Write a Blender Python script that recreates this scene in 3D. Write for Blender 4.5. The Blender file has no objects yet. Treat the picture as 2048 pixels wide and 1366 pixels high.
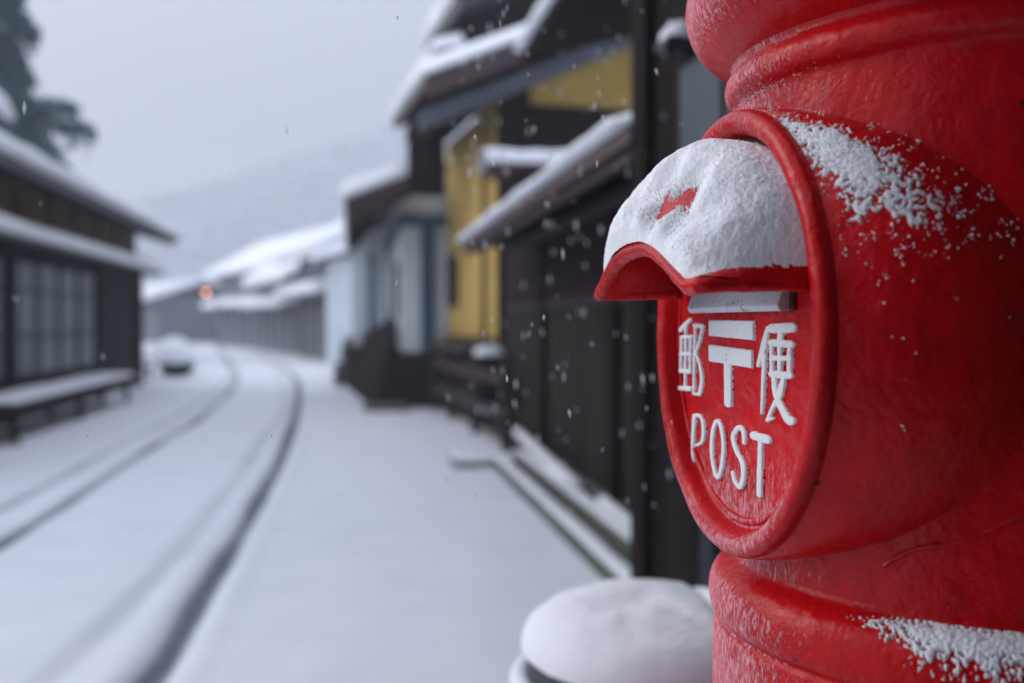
import bpy, bmesh, math, random
import numpy as np
from mathutils import Vector, Matrix, noise
R = math.radians
C = bpy.context.scene
random.seed(7)

# ------------------------------------------------------------------ camera, sky, light
H = 1.15
cd = bpy.data.cameras.new("camera"); cam = bpy.data.objects.new("camera", cd); C.collection.objects.link(cam)
cam.location = (0, 0, H)
cam.rotation_euler = (R(90) - math.atan(38 / 1991), 0, 0)
cd.sensor_width = 36; cd.lens = 35; cd.clip_start = 0.02; cd.clip_end = 3000
cd.dof.use_dof = True; cd.dof.focus_distance = 0.735; cd.dof.aperture_fstop = 3.2; cd.dof.aperture_blades = 0
C.camera = cam
SUN_EL, SUN_ROT = R(23), R(-66)
w = bpy.data.worlds.new("World"); C.world = w; w.use_nodes = True
nt = w.node_tree; nt.nodes.clear()
sky = nt.nodes.new("ShaderNodeTexSky"); sky.sky_type = 'NISHITA'; sky.sun_disc = False
sky.sun_elevation = SUN_EL; sky.sun_rotation = SUN_ROT; sky.dust_density = 4; sky.air_density = 1.2
hs = nt.nodes.new("ShaderNodeHueSaturation"); hs.inputs['Saturation'].default_value = 0.22
mixc = nt.nodes.new("ShaderNodeMix"); mixc.data_type = 'RGBA'; mixc.inputs[0].default_value = 0.6
mixc.inputs[7].default_value = (5.5, 6.0, 7.55, 1)        # even grey cloud cover
bg = nt.nodes.new("ShaderNodeBackground"); bg.inputs[1].default_value = 0.09
wo = nt.nodes.new("ShaderNodeOutputWorld")
nt.links.new(sky.outputs[0], hs.inputs['Color']); nt.links.new(hs.outputs[0], mixc.inputs[6])
tcw = nt.nodes.new("ShaderNodeTexCoord"); sx_ = nt.nodes.new("ShaderNodeSeparateXYZ"); nt.links.new(tcw.outputs['Generated'], sx_.inputs[0])
mr = nt.nodes.new("ShaderNodeMapRange"); mr.inputs['From Min'].default_value = .0; mr.inputs['From Max'].default_value = 1; mr.inputs['To Min'].default_value = .36; mr.inputs['To Max'].default_value = 2.0
nt.links.new(sx_.outputs[2], mr.inputs[0])
vm = nt.nodes.new("ShaderNodeVectorMath"); vm.operation = 'SCALE'; nt.links.new(mixc.outputs[2], vm.inputs[0]); mb_ = nt.nodes.new("ShaderNodeMapRange"); mb_.inputs['From Min'].default_value = 0; mb_.inputs['From Max'].default_value = -1; mb_.inputs['To Min'].default_value = 1; mb_.inputs['To Max'].default_value = 2.1   # sky behind the camera made brighter to lift the walls facing it
nt.links.new(sx_.outputs[1], mb_.inputs[0])
mm_ = nt.nodes.new("ShaderNodeMath"); mm_.operation = 'MULTIPLY'; nt.links.new(mr.outputs[0], mm_.inputs[0]); nt.links.new(mb_.outputs[0], mm_.inputs[1])
nt.links.new(mm_.outputs[0], vm.inputs['Scale'])
nt.links.new(vm.outputs[0], bg.inputs[0]); nt.links.new(bg.outputs[0], wo.inputs[0])
sl = bpy.data.lights.new("sun", 'SUN'); sl.energy = 1.5; sl.angle = R(40); sl.color = (1, .98, .96)
so = bpy.data.objects.new("sun", sl); C.collection.objects.link(so)
sd = Vector((math.sin(SUN_ROT) * math.cos(SUN_EL), math.cos(SUN_ROT) * math.cos(SUN_EL), math.sin(SUN_EL)))
so.rotation_euler = sd.to_track_quat('Z', 'Y').to_euler()
C.view_settings.view_transform = 'Standard'; C.view_settings.look = 'None'
C.view_settings.exposure = 0.64; C.view_settings.gamma = 1
C.cycles.volume_bounces = 1; C.cycles.max_bounces = 6; C.cycles.diffuse_bounces = 3; C.cycles.use_denoising = True

# ------------------------------------------------------------------ helpers
PSI = R(9.2)
def link(o): C.collection.objects.link(o); return o
def tag(o, label=None, cat=None, group=None, kind=None):
    for k, v in (('label', label), ('category', cat), ('group', group), ('kind', kind)):
        if v: o[k] = v
    return o
def street(q, s): return (q * math.cos(PSI) - s * math.sin(PSI), q * math.sin(PSI) + s * math.cos(PSI))
class Thing:
    """an Empty at the base of a thing; its geometry is given in street coordinates (q across, s along)"""
    def __init__(self, name, label, cat, q, s, rot=0, group=None, z=0):
        self.e = link(bpy.data.objects.new(name, None)); self.o = (q, s, z)
        x, y = street(q, s); self.e.location = (x, y, z); self.e.rotation_euler = (0, 0, PSI + rot)
        self.e.empty_display_size = .1
        tag(self.e, label, cat, group)
class MB:
    def __init__(self): self.v = []; self.f = []; self.mi = []
    def add(self, vs, fs, m=0):
        n = len(self.v); self.v += [tuple(p) for p in vs]; self.f += [[n + i for i in f] for f in fs]; self.mi += [m] * len(fs)
        return self
    def box(self, x0, x1, y0, y1, z0, z1, m=0):
        return self.add([(x0,y0,z0),(x1,y0,z0),(x1,y1,z0),(x0,y1,z0),(x0,y0,z1),(x1,y0,z1),(x1,y1,z1),(x0,y1,z1)],
                        [(0,3,2,1),(4,5,6,7),(0,1,5,4),(1,2,6,5),(2,3,7,6),(3,0,4,7)], m)
    def prism_s(self, poly, y0, y1, m=0):
        """polygon in (x,z), extruded along y"""
        n = len(poly)
        a = sum(poly[i][0]*poly[(i+1)%n][1]-poly[(i+1)%n][0]*poly[i][1] for i in range(n))
        if a < 0: poly = poly[::-1]
        vs = [(x, y0, z) for x, z in poly] + [(x, y1, z) for x, z in poly]
        fs = [tuple(range(n)), tuple(range(2*n-1, n-1, -1))] + [(i, i+n, (i+1)%n+n, (i+1)%n) for i in range(n)]
        return self.add(vs, fs, m)
    def grid(self, fn, nu, nv, m=0, cu=False, cv=False):
        vs = [fn(i/(nu-(0 if cu else 1)), j/(nv-(0 if cv else 1))) for i in range(nu) for j in range(nv)]
        fs = []
        for i in range(nu if cu else nu-1):
            for j in range(nv if cv else nv-1):
                a, b = i, (i+1) % nu; c, d = j, (j+1) % nv
                fs.append((a*nv+c, b*nv+c, b*nv+d, a*nv+d))
        return self.add(vs, fs, m)
    def tube(self, pts, rad, n=10, m=0, cap=True):
        pts = [Vector(p) for p in pts]
        if not hasattr(rad, '__len__'): rad = [rad]*len(pts)
        vs = []; N = len(pts)
        up = Vector((0, 0, 1))
        for i, p in enumerate(pts):
            d = (pts[min(i+1, N-1)] - pts[max(i-1, 0)]).normalized()
            u = d.cross(up)
            if u.length < .05: u = d.cross(Vector((1, 0, 0)))
            u.normalize(); v = u.cross(d)
            for k in range(n):
                a = 2*math.pi*k/n; vs.append(p + (u*math.cos(a)+v*math.sin(a))*rad[i])
        fs = [(i*n+k, i*n+(k+1) % n, (i+1)*n+(k+1) % n, (i+1)*n+k) for i in range(N-1) for k in range(n)]
        if cap: fs += [tuple(range(n-1, -1, -1)), tuple((N-1)*n+k for k in range(n))]
        return self.add(vs, fs, m)
    def build(self, name, mat, parent=None, smooth=False, bevel=0):
        off = (0, 0, 0); par = None
        if isinstance(parent, Thing): off = parent.o; par = parent.e
        elif parent is not None:
            par = parent; off = parent.get('_off', (0, 0, 0))
        me = bpy.data.meshes.new(name)
        me.from_pydata([(x-off[0], y-off[1], z-off[2]) for x, y, z in self.v], [], self.f)
        me.validate()
        for mm in (mat if isinstance(mat, (list, tuple)) else [mat]): me.materials.append(mm)
        if any(self.mi): me.polygons.foreach_set('material_index', self.mi)
        if smooth: me.polygons.foreach_set('use_smooth', [True]*len(me.polygons))
        bm = bmesh.new(); bm.from_mesh(me); bmesh.ops.recalc_face_normals(bm, faces=bm.faces)
        bm.to_mesh(me); bm.free()
        o = link(bpy.data.objects.new(name, me)); o.parent = par
        if par: OFF[o.name] = off
        if bevel:
            b = o.modifiers.new("bevel", 'BEVEL'); b.width = bevel; b.segments = 2; b.limit_method = 'ANGLE'
        return o
OFF = {}
_build = MB.build
def build(self, name, mat, parent=None, smooth=False, bevel=0):
    if parent is not None and not isinstance(parent, Thing):     # a sub-part: same local frame as its part
        class P: pass
        t = Thing.__new__(Thing); t.e = parent; t.o = OFF.get(parent.name, (0, 0, 0))
        return _build(self, name, mat, t, smooth, bevel)
    return _build(self, name, mat, parent, smooth, bevel)
MB.build = build

def nz(x, y, z=0, s=1): return noise.noise(Vector((x*s, y*s, z*s)))
def fbm(x, y, z=0, s=1, o=4): return noise.fractal(Vector((x*s, y*s, z*s)), 1.0, 2.1, o)
def sstep(a, b, x):
    t = max(0., min(1., (x-a)/(b-a))); return t*t*(3-2*t)

# ------------------------------------------------------------------ materials
def newmat(name):
    m = bpy.data.materials.new(name); m.use_nodes = True
    t = m.node_tree; b = t.nodes['Principled BSDF']
    return m, t, b
def N(t, typ, **kw):
    n = t.nodes.new(typ)
    for k, v in kw.items():
        if k.startswith('i_'): n.inputs[k[2:].replace('_', ' ')].default_value = v
        else: setattr(n, k, v)
    return n
def coords(t, scale=(1, 1, 1), kind='Object'):
    c = N(t, 'ShaderNodeTexCoord'); mp = N(t, 'ShaderNodeMapping'); mp.inputs['Scale'].default_value = scale
    t.links.new(c.outputs[kind], mp.inputs[0]); return mp.outputs[0]
def noise_n(t, vec, scale, detail=4, rough=.55, dist=0):
    n = N(t, 'ShaderNodeTexNoise'); n.inputs['Scale'].default_value = scale; n.inputs['Detail'].default_value = detail
    n.inputs['Roughness'].default_value = rough; n.inputs['Distortion'].default_value = dist
    t.links.new(vec, n.inputs['Vector']); return n.outputs['Fac']
def ramp(t, fac, stops):
    r = N(t, 'ShaderNodeValToRGB'); t.links.new(fac, r.inputs[0]); e = r.color_ramp.elements
    while len(e) < len(stops): e.new(.5)
    for el, (p, c) in zip(e, stops):
        el.position = p; el.color = (c, c, c, 1) if not hasattr(c, '__len__') else (*c, 1)
    return r.outputs[0]
def mathn(t, op, a, b=None, clamp=False):
    n = N(t, 'ShaderNodeMath', operation=op, use_clamp=clamp)
    for i, v in enumerate((a, b)):
        if v is None: continue
        if isinstance(v, (int, float)): n.inputs[i].default_value = v
        else: t.links.new(v, n.inputs[i])
    return n.outputs[0]
def mixn(t, fac, a, b):
    n = N(t, 'ShaderNodeMix', data_type='RGBA')
    if isinstance(fac, (int, float)): n.inputs[0].default_value = fac
    else: t.links.new(fac, n.inputs[0])
    for i, v in ((6, a), (7, b)):
        if isinstance(v, tuple): n.inputs[i].default_value = (*v, 1)
        else: t.links.new(v, n.inputs[i])
    return n.outputs[2]
def bumpn(t, b, h, strength, dist, prev=None):
    n = N(t, 'ShaderNodeBump'); n.inputs['Strength'].default_value = strength; n.inputs['Distance'].default_value = dist
    t.links.new(h, n.inputs['Height'])
    if prev is not None: t.links.new(prev, n.inputs['Normal'])
    t.links.new(n.outputs[0], b.inputs['Normal']); return n.outputs[0]

def simple(name, c1, c2=None, scale=3, stretch=(1, 1, 1), rough=.75, bump=.3, dist=.01, lo=.35, hi=.65, spec=.3):
    m, t, b = newmat(name); v = coords(t, stretch)
    f = noise_n(t, v, scale, 6, .6)
    fr = ramp(t, f, [(lo, 0), (hi, 1)])
    t.links.new(mixn(t, fr, c1, c2 or tuple(x*.6 for x in c1)), b.inputs['Base Color'])
    b.inputs['Roughness'].default_value = rough; b.inputs['Specular IOR Level'].default_value = spec
    bumpn(t, b, f, bump, dist)
    return m

def snow_mat(name, fine=900, amp=.0015, tint=(.83, .845, .88)):
    m, t, b = newmat(name); v = coords(t)
    f = noise_n(t, v, fine, 5, .7); g = noise_n(t, v, fine*.13, 3, .5)
    col = mixn(t, ramp(t, g, [(.3, 0), (.7, 1)]), tint, tuple(x*.95 for x in tint))
    t.links.new(col, b.inputs['Base Color'])
    b.inputs['Roughness'].default_value = .8; b.inputs['Specular IOR Level'].default_value = .2
    b.inputs['Subsurface Weight'].default_value = .35; b.inputs['Subsurface Radius'].default_value = (.5, .6, .8)
    b.inputs['Subsurface Scale'].default_value = amp*4
    n1 = bumpn(t, b, g, .2, amp*4); bumpn(t, b, f, .30, amp, n1)
    return m
M = {}
M['snow_near'] = snow_mat('snow_fresh', 700, .0012)
M['snow'] = snow_mat('snow_roof', 30, .02)

# snow on the road, with slush in the wheel tracks (vertex attribute 'slush')
m, t, b = newmat('snow_road'); v = coords(t)
f = noise_n(t, v, 26, 6, .65); g = noise_n(t, v, 3.2, 4, .5)
at = N(t, 'ShaderNodeAttribute', attribute_name='slush')
sm = mathn(t, 'MULTIPLY', at.outputs['Fac'], mathn(t, 'ADD', mathn(t, 'MULTIPLY', f, .7), .6), True)
col = mixn(t, ramp(t, g, [(.3, 0), (.7, 1)]), (.80, .815, .85), (.74, .76, .80))
t.links.new(mixn(t, sm, col, (.085, .105, .125)), b.inputs['Base Color'])
b.inputs['Roughness'].default_value = .75; b.inputs['Specular IOR Level'].default_value = .25
bumpn(t, b, f, .4, .012); M['snow_road'] = m

def red_mat(name, frost_bias=0., frosty=True):
    """old red enamel over cast iron: brush bumps, chips, wind-blown rime on the side that faces the weather"""
    m, t, b = newmat(name)
    v = coords(t); vs = coords(t, (60, 60, 26))
    big = noise_n(t, v, 9, 5, .6); med = noise_n(t, v, 60, 5, .65, .6); fine = noise_n(t, v, 320, 4, .6)
    col = mixn(t, ramp(t, big, [(.3, 0), (.7, 1)]), (.62, .004, .006), (.43, .004, .008))
    grime = mathn(t, 'MULTIPLY', ramp(t, noise_n(t, coords(t, (1, 1, .45)), 26, 6, .75, 1.5), [(.50, 0), (.72, 1)]), .45)
    col = mixn(t, grime, col, (.20, .004, .009))
    # chips and soot specks
    vo = N(t, 'ShaderNodeTexVoronoi'); vo.inputs['Scale'].default_value = 26; vo.inputs['Randomness'].default_value = 1
    t.links.new(v, vo.inputs['Vector'])
    sp = ramp(t, mathn(t, 'ADD', vo.outputs['Distance'], mathn(t, 'MULTIPLY', med, .12)), [(.10, 1), (.135, 0)])
    sp = mathn(t, 'MULTIPLY', sp, ramp(t, noise_n(t, v, 14, 2), [(.52, 0), (.6, 1)]))
    col = mixn(t, mathn(t, 'MULTIPLY', sp, .85), col, (.025, .004, .005))
    if frosty:
        geo = N(t, 'ShaderNodeNewGeometry'); tc = N(t, 'ShaderNodeTexCoord')
        sep = N(t, 'ShaderNodeSeparateXYZ'); t.links.new(tc.outputs['Normal'], sep.inputs[0])
        pos = N(t, 'ShaderNodeSeparateXYZ'); t.links.new(tc.outputs['Object'], pos.inputs[0])
        # windward = local +X (out of the face) and the far side -Y
        wind = mathn(t, 'ADD', mathn(t, 'MULTIPLY', sep.outputs[0], .75), mathn(t, 'MULTIPLY', sep.outputs[1], -.50))
        wind = ramp(t, wind, [(.42, 0), (.95, 1)])
        low = ramp(t, mathn(t, 'ABSOLUTE', mathn(t, 'ADD', pos.outputs[2], -1.165)), [(.085, 0), (.17, 1)])
        strk = noise_n(t, vs, 4.2, 5, .72, 1.2); fib = noise_n(t, coords(t, (1, 1, .3)), 420, 4, .7)
        pat = mathn(t, 'ADD', mathn(t, 'MULTIPLY', strk, .6), mathn(t, 'MULTIPLY', fib, .4))
        amt = mathn(t, 'MULTIPLY', wind, low)
        thr = mathn(t, 'ADD', pat, mathn(t, 'MULTIPLY', amt, .31 + frost_bias))
        fr = ramp(t, thr, [(.60, 0), (.70, 1)])
        fr = mathn(t, 'MULTIPLY', fr, ramp(t, amt, [(.02, 0), (.16, 1)]))
        col = mixn(t, mathn(t, 'MULTIPLY', fr, mathn(t, 'ADD', mathn(t, 'MULTIPLY', ramp(t, fib, [(.40, 0), (.60, 1)]), .62), .10), True), col, (.70, .42, .48))
        rg = mathn(t, 'ADD', mathn(t, 'MULTIPLY', fr, .4), mathn(t, 'ADD', mathn(t, 'MULTIPLY', med, .30), .14), True)
        t.links.new(rg, b.inputs['Roughness'])
    else:
        t.links.new(mathn(t, 'ADD', mathn(t, 'MULTIPLY', med, .25), .28), b.inputs['Roughness'])
    t.links.new(col, b.inputs['Base Color'])
    b.inputs['Specular IOR Level'].default_value = .19
    n1 = bumpn(t, b, big, .5, .016); n2 = bumpn(t, b, med, .55, .0026, n1); n3 = bumpn(t, b, fine, .3, .0005, n2)
    if frosty: bumpn(t, b, fr, .5, .0008, n3)
    return m
M['red'] = red_mat('red_enamel'); M['red_plate'] = red_mat('red_plate_enamel', .03)

m, t, b = newmat('white_letter_paint'); v = coords(t); f = noise_n(t, v, 260, 5, .7)
col = mixn(t, ramp(t, f, [(.22, 0), (.42, 1)]), (.34, .38, .38), (.74, .78, .80))
vo = ramp(t, noise_n(t, v, 75, 4, .7), [(.66, 0), (.70, 1)])
t.links.new(mixn(t, vo, col, (.30, .02, .03)), b.inputs['Base Color'])
b.inputs['Roughness'].default_value = .5; bumpn(t, b, f, .4, .0006); M['letter'] = m
m, t, b = newmat('slot_flap_metal'); v = coords(t, (1, 1, 1)); f = noise_n(t, v, 90, 5, .6)
t.links.new(mixn(t, ramp(t, f, [(.62, 0), (.7, 1)]), (.48, .55, .6), (.18, .13, .04)), b.inputs['Base Color'])
b.inputs['Roughness'].default_value = .35; M['flap'] = m
M['rust'] = simple('rusty_groove', (.05, .012, .012), (.12, .05, .03), 120, rough=.9, dist=.001)

M['dark_wood'] = simple('charred_cedar', (.008, .0062, .0058), (.019, .0145, .013), 2.2, (6, 6, .35), .85, .5, .01, spec=.06)
M['board'] = simple('weathered_boards', (.010, .008, .0075), (.050, .039, .032), 1.6, (9, 9, .35), .8, .6, .01, .36, .72, spec=.08)
M['brown'] = simple('brown_timber', (.05, .024, .026), (.025, .014, .016), 3, (4, 4, 1), .7)
M['grey_wood'] = simple('grey_timber', (.13, .15, .175), (.09, .105, .13), 3, (1, 1, 4), .8)
M['barge'] = simple('pale_grey_timber', (.21, .235, .275), (.15, .17, .20), 3, (1, 1, 4), .8)
M['old_grey'] = simple('silvered_boards', (.012, .013, .016), (.035, .04, .05), 3, (4, 4, .6), .8, spec=.1)
M['dark_glass'] = simple('dim_window_glass', (.035, .045, .055), (.06, .072, .085), 2, (1, 1, 1), .45, .1, spec=.2)
M['hazed_wood'] = simple('haze_lightened_timber', (.20, .22, .26), (.13, .145, .17), 3, (1, 1, 4), .8)  # grey timber lightened for far walls, distance haze put into the colour
M['ochre'] = simple('ochre_plaster', (.62, .42, .12), (.50, .33, .085), 2, rough=.95, bump=.15)
M['ochre_dark'] = simple('old_ochre_plaster', (.17, .10, .03), (.07, .04, .016), 2.2, (3, 3, 1), .95)
M['white'] = simple('lime_plaster', (.78, .83, .85), (.68, .74, .77), 1.2, rough=.95, bump=.1)
M['slate'] = simple('slate_blue_timber', (.05, .11, .16), (.04, .085, .13), 3, (3, 3, .6), .8)
M['tile'] = simple('clay_roof_tile', (.085, .048, .045), (.05, .036, .037), 5, rough=.6)
M['tile_grey'] = simple('grey_roof_tile', (.06, .065, .08), (.035, .04, .05), 5, rough=.6)
M['glass'] = simple('old_window_glass', (.085, .12, .155), (.035, .052, .08), 1.4, (2, 2, .8), .3, .1, spec=.45)
M['stone'] = simple('mossy_stone', (.09, .12, .07), (.12, .125, .12), 6, rough=.9, bump=.6)
M['metal'] = simple('dark_metal', (.04, .042, .05), (.06, .06, .07), 8, rough=.45, bump=.1)
M['bark'] = simple('cedar_bark', (.06, .042, .035), (.03, .022, .02), 5, (4, 4, .5), .9)
m, t, b = newmat('snowflake'); tb_ = N(t, 'ShaderNodeBsdfTranslucent'); tb_.inputs[0].default_value = (.9, .92, .97, 1); b.inputs['Base Color'].default_value = (.9, .92, .97, 1); b.inputs['Roughness'].default_value = .9
ms = N(t, 'ShaderNodeMixShader'); ms.inputs[0].default_value = .6; t.links.new(b.outputs[0], ms.inputs[1]); t.links.new(tb_.outputs[0], ms.inputs[2]); t.links.new(ms.outputs[0], t.nodes['Material Output'].inputs[0]); M['flake'] = m
M['needle'] = simple('cedar_needles', (.016, .11, .12), (.010, .06, .075), 3, rough=.7, bump=.0)
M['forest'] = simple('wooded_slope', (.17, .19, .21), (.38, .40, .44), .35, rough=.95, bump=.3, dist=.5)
m, t, b = newmat('lit_lamp_globe')
b.inputs['Emission Color'].default_value = (1, .36, .20, 1); b.inputs['Emission Strength'].default_value = 9; M['lamp'] = m

# ------------------------------------------------------------------ ground and road
def xy_of(px, py):   # ground distance helper used once to lay the wheel tracks out in plan
    d = H*1991/(py-645); return ((px-1024)/1991*d, d)
right_track = [(-1.05, 1.0), (-1.13, 2.2), (-1.156, 3.18), (-1.29, 4.13), (-1.53, 5.8), (-2.05, 8.98), (-3.17, 14.8), (-4.4, 20.2), (-6.3, 26.9), (-11.6, 44)]
left_track = [(-2.2, 1.0), (-2.35, 3.0), (-2.62, 5.09), (-2.83, 6.45), (-3.26, 8.98), (-3.95, 13.1), (-5.5, 19.9), (-7.6, 26.9), (-12.6, 43)]
left_track2 = [(-2.75, 1.0), (-2.95, 3.0), (-3.02, 5.2), (-3.2, 6.7), (-3.6, 9.1), (-4.2, 13.0), (-5.65, 19.9), (-7.7, 26.9), (-12.7, 43)]
def dense(pts):
    P = [Vector(p) for p in pts]; out = []
    for i in range(len(P)-1):
        p0, p1, p2, p3 = P[max(i-1, 0)], P[i], P[i+1], P[min(i+2, len(P)-1)]
        for k in range(24):
            s = k/24; out.append(.5*((2*p1)+(p2-p0)*s+(2*p0-5*p1+4*p2-p3)*s*s+(3*p1-p0-3*p2+p3)*s**3))
    return np.array([tuple(p) for p in out])
TR = [(dense(right_track), .085, .9, 1.0), (dense(left_track), .075, .8, .8), (dense(left_track2), .06, .45, .45)]
faint = dense([(-1.45, 1.0), (-1.5, 3.5), (-1.8, 6), (-2.3, 9), (-3.4, 15), (-6.6, 27), (-12, 43)])
TR.append((faint, .1, .10, .2))
NX, NY = 300, 420
ys = 0.6*(60/0.6)**(np.linspace(0, 1, NY)); gx = np.linspace(-1, 1, NX)
cxs = np.interp(ys, [0.6, 5, 9, 15, 27, 44, 60], [-1.9, -2.1, -2.6, -3.5, -6.6, -12.2, -20])
half = np.interp(ys, [0.6, 5, 15, 27, 60], [3.0, 3.0, 3.6, 6, 12])
X = cxs[:, None] + gx[None, :]*half[:, None]; Y = np.repeat(ys[:, None], NX, 1)
Z = np.zeros_like(X); SL = np.zeros_like(X)
for tr, wd, depth, sl_ in TR:
    tx = np.interp(ys, tr[:, 1], tr[:, 0]); dx = np.abs(X - tx[:, None])
    wob = np.array([noise.noise(Vector((y*1.5, wd*90, 3))) for y in ys])*.02
    fade = (1 - np.clip((ys-35)/12, 0, 1))*(.75+.5*np.array([noise.noise(Vector((y*.6, depth*7, 0))) for y in ys]))
    core = np.exp(-((dx+wob[:, None])/(wd*.8))**4); berm = np.exp(-((dx-wd*1.5)/(wd*.55))**2)
    Z += (-.035*depth*core + .012*depth*berm)*fade[:, None]; SL += sl_*np.exp(-((dx+wob[:, None])/(wd*.62))**4)*fade[:, None]
for i in range(NY):
    for j in range(0, NX):
        Z[i, j] += .018*noise.noise(Vector((X[i, j]*.8, Y[i, j]*.5, 0))) + .006*noise.noise(Vector((X[i, j]*4, Y[i, j]*3, 5)))
edge = np.minimum(1, (1-np.abs(gx))/.06)[None, :]*np.minimum(1, (60-Y)/4)
Z = (Z+.03)*np.clip(edge, 0, 1) + .002
mb = MB(); mb.v = list(map(tuple, np.stack([X, Y, Z], -1).reshape(-1, 3)))
mb.f = [(i*NX+j, i*NX+j+1, (i+1)*NX+j+1, (i+1)*NX+j) for i in range(NY-1) for j in range(NX-1)]; mb.mi = [0]*len(mb.f)
road = mb.build('road', M['snow_road'], smooth=True); tag(road, 'snow covered lane with dark wheel tracks curving away', None, None, 'structure')
a = road.data.attributes.new('slush', 'FLOAT', 'POINT'); a.data.foreach_set('value', np.clip(SL*1.6, 0, 1).reshape(-1).astype(np.float32))
mb = MB(); mb.grid(lambda u, v: ((u-.5)*900, -60+v*700, -.004+.012*nz(u*300, v*300)), 120, 120)
g = mb.build('ground', M['snow_road'], smooth=True); tag(g, 'flat snow covered ground of the village', None, None, 'structure')

# wooded hill far off
mb = MB()
def hill(u, v):
    x = -250 + u*600; base = np.interp(x/240*140, [-190, -120, -78, -68, -62, -45, -38, -19, 0, 60, 330], [0, 2, 9, 15, 17.5, 21.5, 24.5, 30, 33, 33, 30])*240/140
    k = math.sin(min(1, v*1.25)*math.pi/2)
    y = 200 + v*80
    z = base*k + (2.2*abs(nz(x*.28, y*.28, 0)) + 1.6*abs(nz(x*.7, y*.7, 3)))*min(1, k*2)*min(1, base/8)
    return (x, y, z - .5)
mb.grid(hill, 260, 60)
tag(mb.build('hill', M['forest']), 'wooded hill fading into falling snow', None, None, 'structure')

# ------------------------------------------------------------------ the pillar post box
AX = (.374, .790); GAM = R(11)
pb = link(bpy.data.objects.new('post_box', None)); pb.location = (*AX, 0); pb.rotation_euler = (0, 0, math.pi+GAM)
tag(pb, 'round red cast iron pillar post box with snow on its slot hood', 'post box')
class Loc(Thing):
    def __init__(self, e): self.e = e; self.o = (0, 0, 0)
PB = Loc(pb)
zc = H - .009
RB = .19
# body of revolution: (r, z relative to camera height)
prof = [(.235, -1.15), (.235, -1.06), (.226, -1.045), (.209, -1.035), (.209, -.248), (.2085, -.243), (.2055, -.2405), (.2055, -.2385), (.2095, -.236),
        (.2125, -.229), (.2132, -.220), (.2122, -.211), (.209, -.203), (.203, -.197), (.195, -.1935), (.191, -.191), (RB, -.187)]
prof2 = [(RB, -.187), (RB, .172), (.1915, .1755), (.1950, .1775), (.1995, .1815), (.2020, .188), (.2005, .195), (.1965, .2), (.1945, .2035), (.1965, .2075)]
prof3 = [(.1965, .2075), (.205, .211), (.215, .2165), (.2245, .2255), (.2315, .238), (.2345, .251), (.2335, .264), (.229, .274), (.222, .281), (.205, .287), (.16, .305), (.10, .325), (.05, .333), (.0005, .335)]
def lathe(prof, nu=256, sub=6, wob=.0006):
    P = []
    for i in range(len(prof)-1):
        n = max(2, min(60, int(math.hypot(prof[i+1][0]-prof[i][0], prof[i+1][1]-prof[i][1])/.004)))
        n = n if n < 60 else 60
        for k in range(n):
            s = k/n; P.append((prof[i][0]*(1-s)+prof[i+1][0]*s, prof[i][1]*(1-s)+prof[i+1][1]*s))
    P.append(prof[-1])
    for _ in range(2): P = [P[0]]+[((P[i-1][0]+2*P[i][0]+P[i+1][0])/4, (P[i-1][1]+2*P[i][1]+P[i+1][1])/4) for i in range(1, len(P)-1)]+[P[-1]]
    mb = MB()
    def fn(u, v):
        r, z = P[int(round(v*(len(P)-1)))]; a = 2*math.pi*u
        r += wob*2*noise.noise(Vector((math.cos(a)*3, math.sin(a)*3, z*14)))
        return (r*math.cos(a), r*math.sin(a), H+z)
    mb.grid(fn, nu, len(P), cu=True); return mb
lathe(prof).build('pedestal', M['red'], PB, smooth=True)
lathe(prof2).build('drum', M['red'], PB, smooth=True)
lathe(prof3).build('cap', M['red'], PB, smooth=True)
# casting weld line running down round the drum
mb = MB()
pts = []
for k in range(60):
    s = k/59; ph = R(36+62*s); z = -.16+.075*s**.8+.028*s*s+.004*nz(s*6, 1); pts.append(((RB-.0003)*math.cos(ph), (RB-.0003)*math.sin(ph), H+z))
mb.tube(pts, [.0017*(1+.7*nz(k*.5, 2)) for k in range(60)], 8)
mb.build('casting_seam', M['red'], PB, smooth=True)

# face pod: elliptical snout growing out of the drum
FA, FB, FL, YO = .143, .1575, .2135, -.004
PM = R(67)
def pod_pt(th, s):
    """th round the ellipse, s 0 at the face edge .. 1 on the drum"""
    c, sn = math.cos(th), math.sin(th)
    u0, v0, l0 = (FA+.007)*c+YO, (FB+.007)*sn, FL-.006
    ph = PM*c; zb = .1605*sn
    u1, l1 = (RB-.002)*math.sin(ph), (RB-.002)*math.cos(ph)
    e = s
    u = u0*(1-e)+u1*e + .020*c*math.sin(math.pi*e)*abs(c)
    l = l0*(1-e)+l1*e + .008*math.sin(math.pi*e)
    v = v0*(1-e)+zb*e + .0035*sn*math.sin(math.pi*e)
    return (l, u, zc+v)
mb = MB(); mb.grid(lambda a, s: pod_pt(a*2*math.pi, s), 240, 30, cu=True)
mb.build('snout', M['red'], PB, smooth=True)
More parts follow.
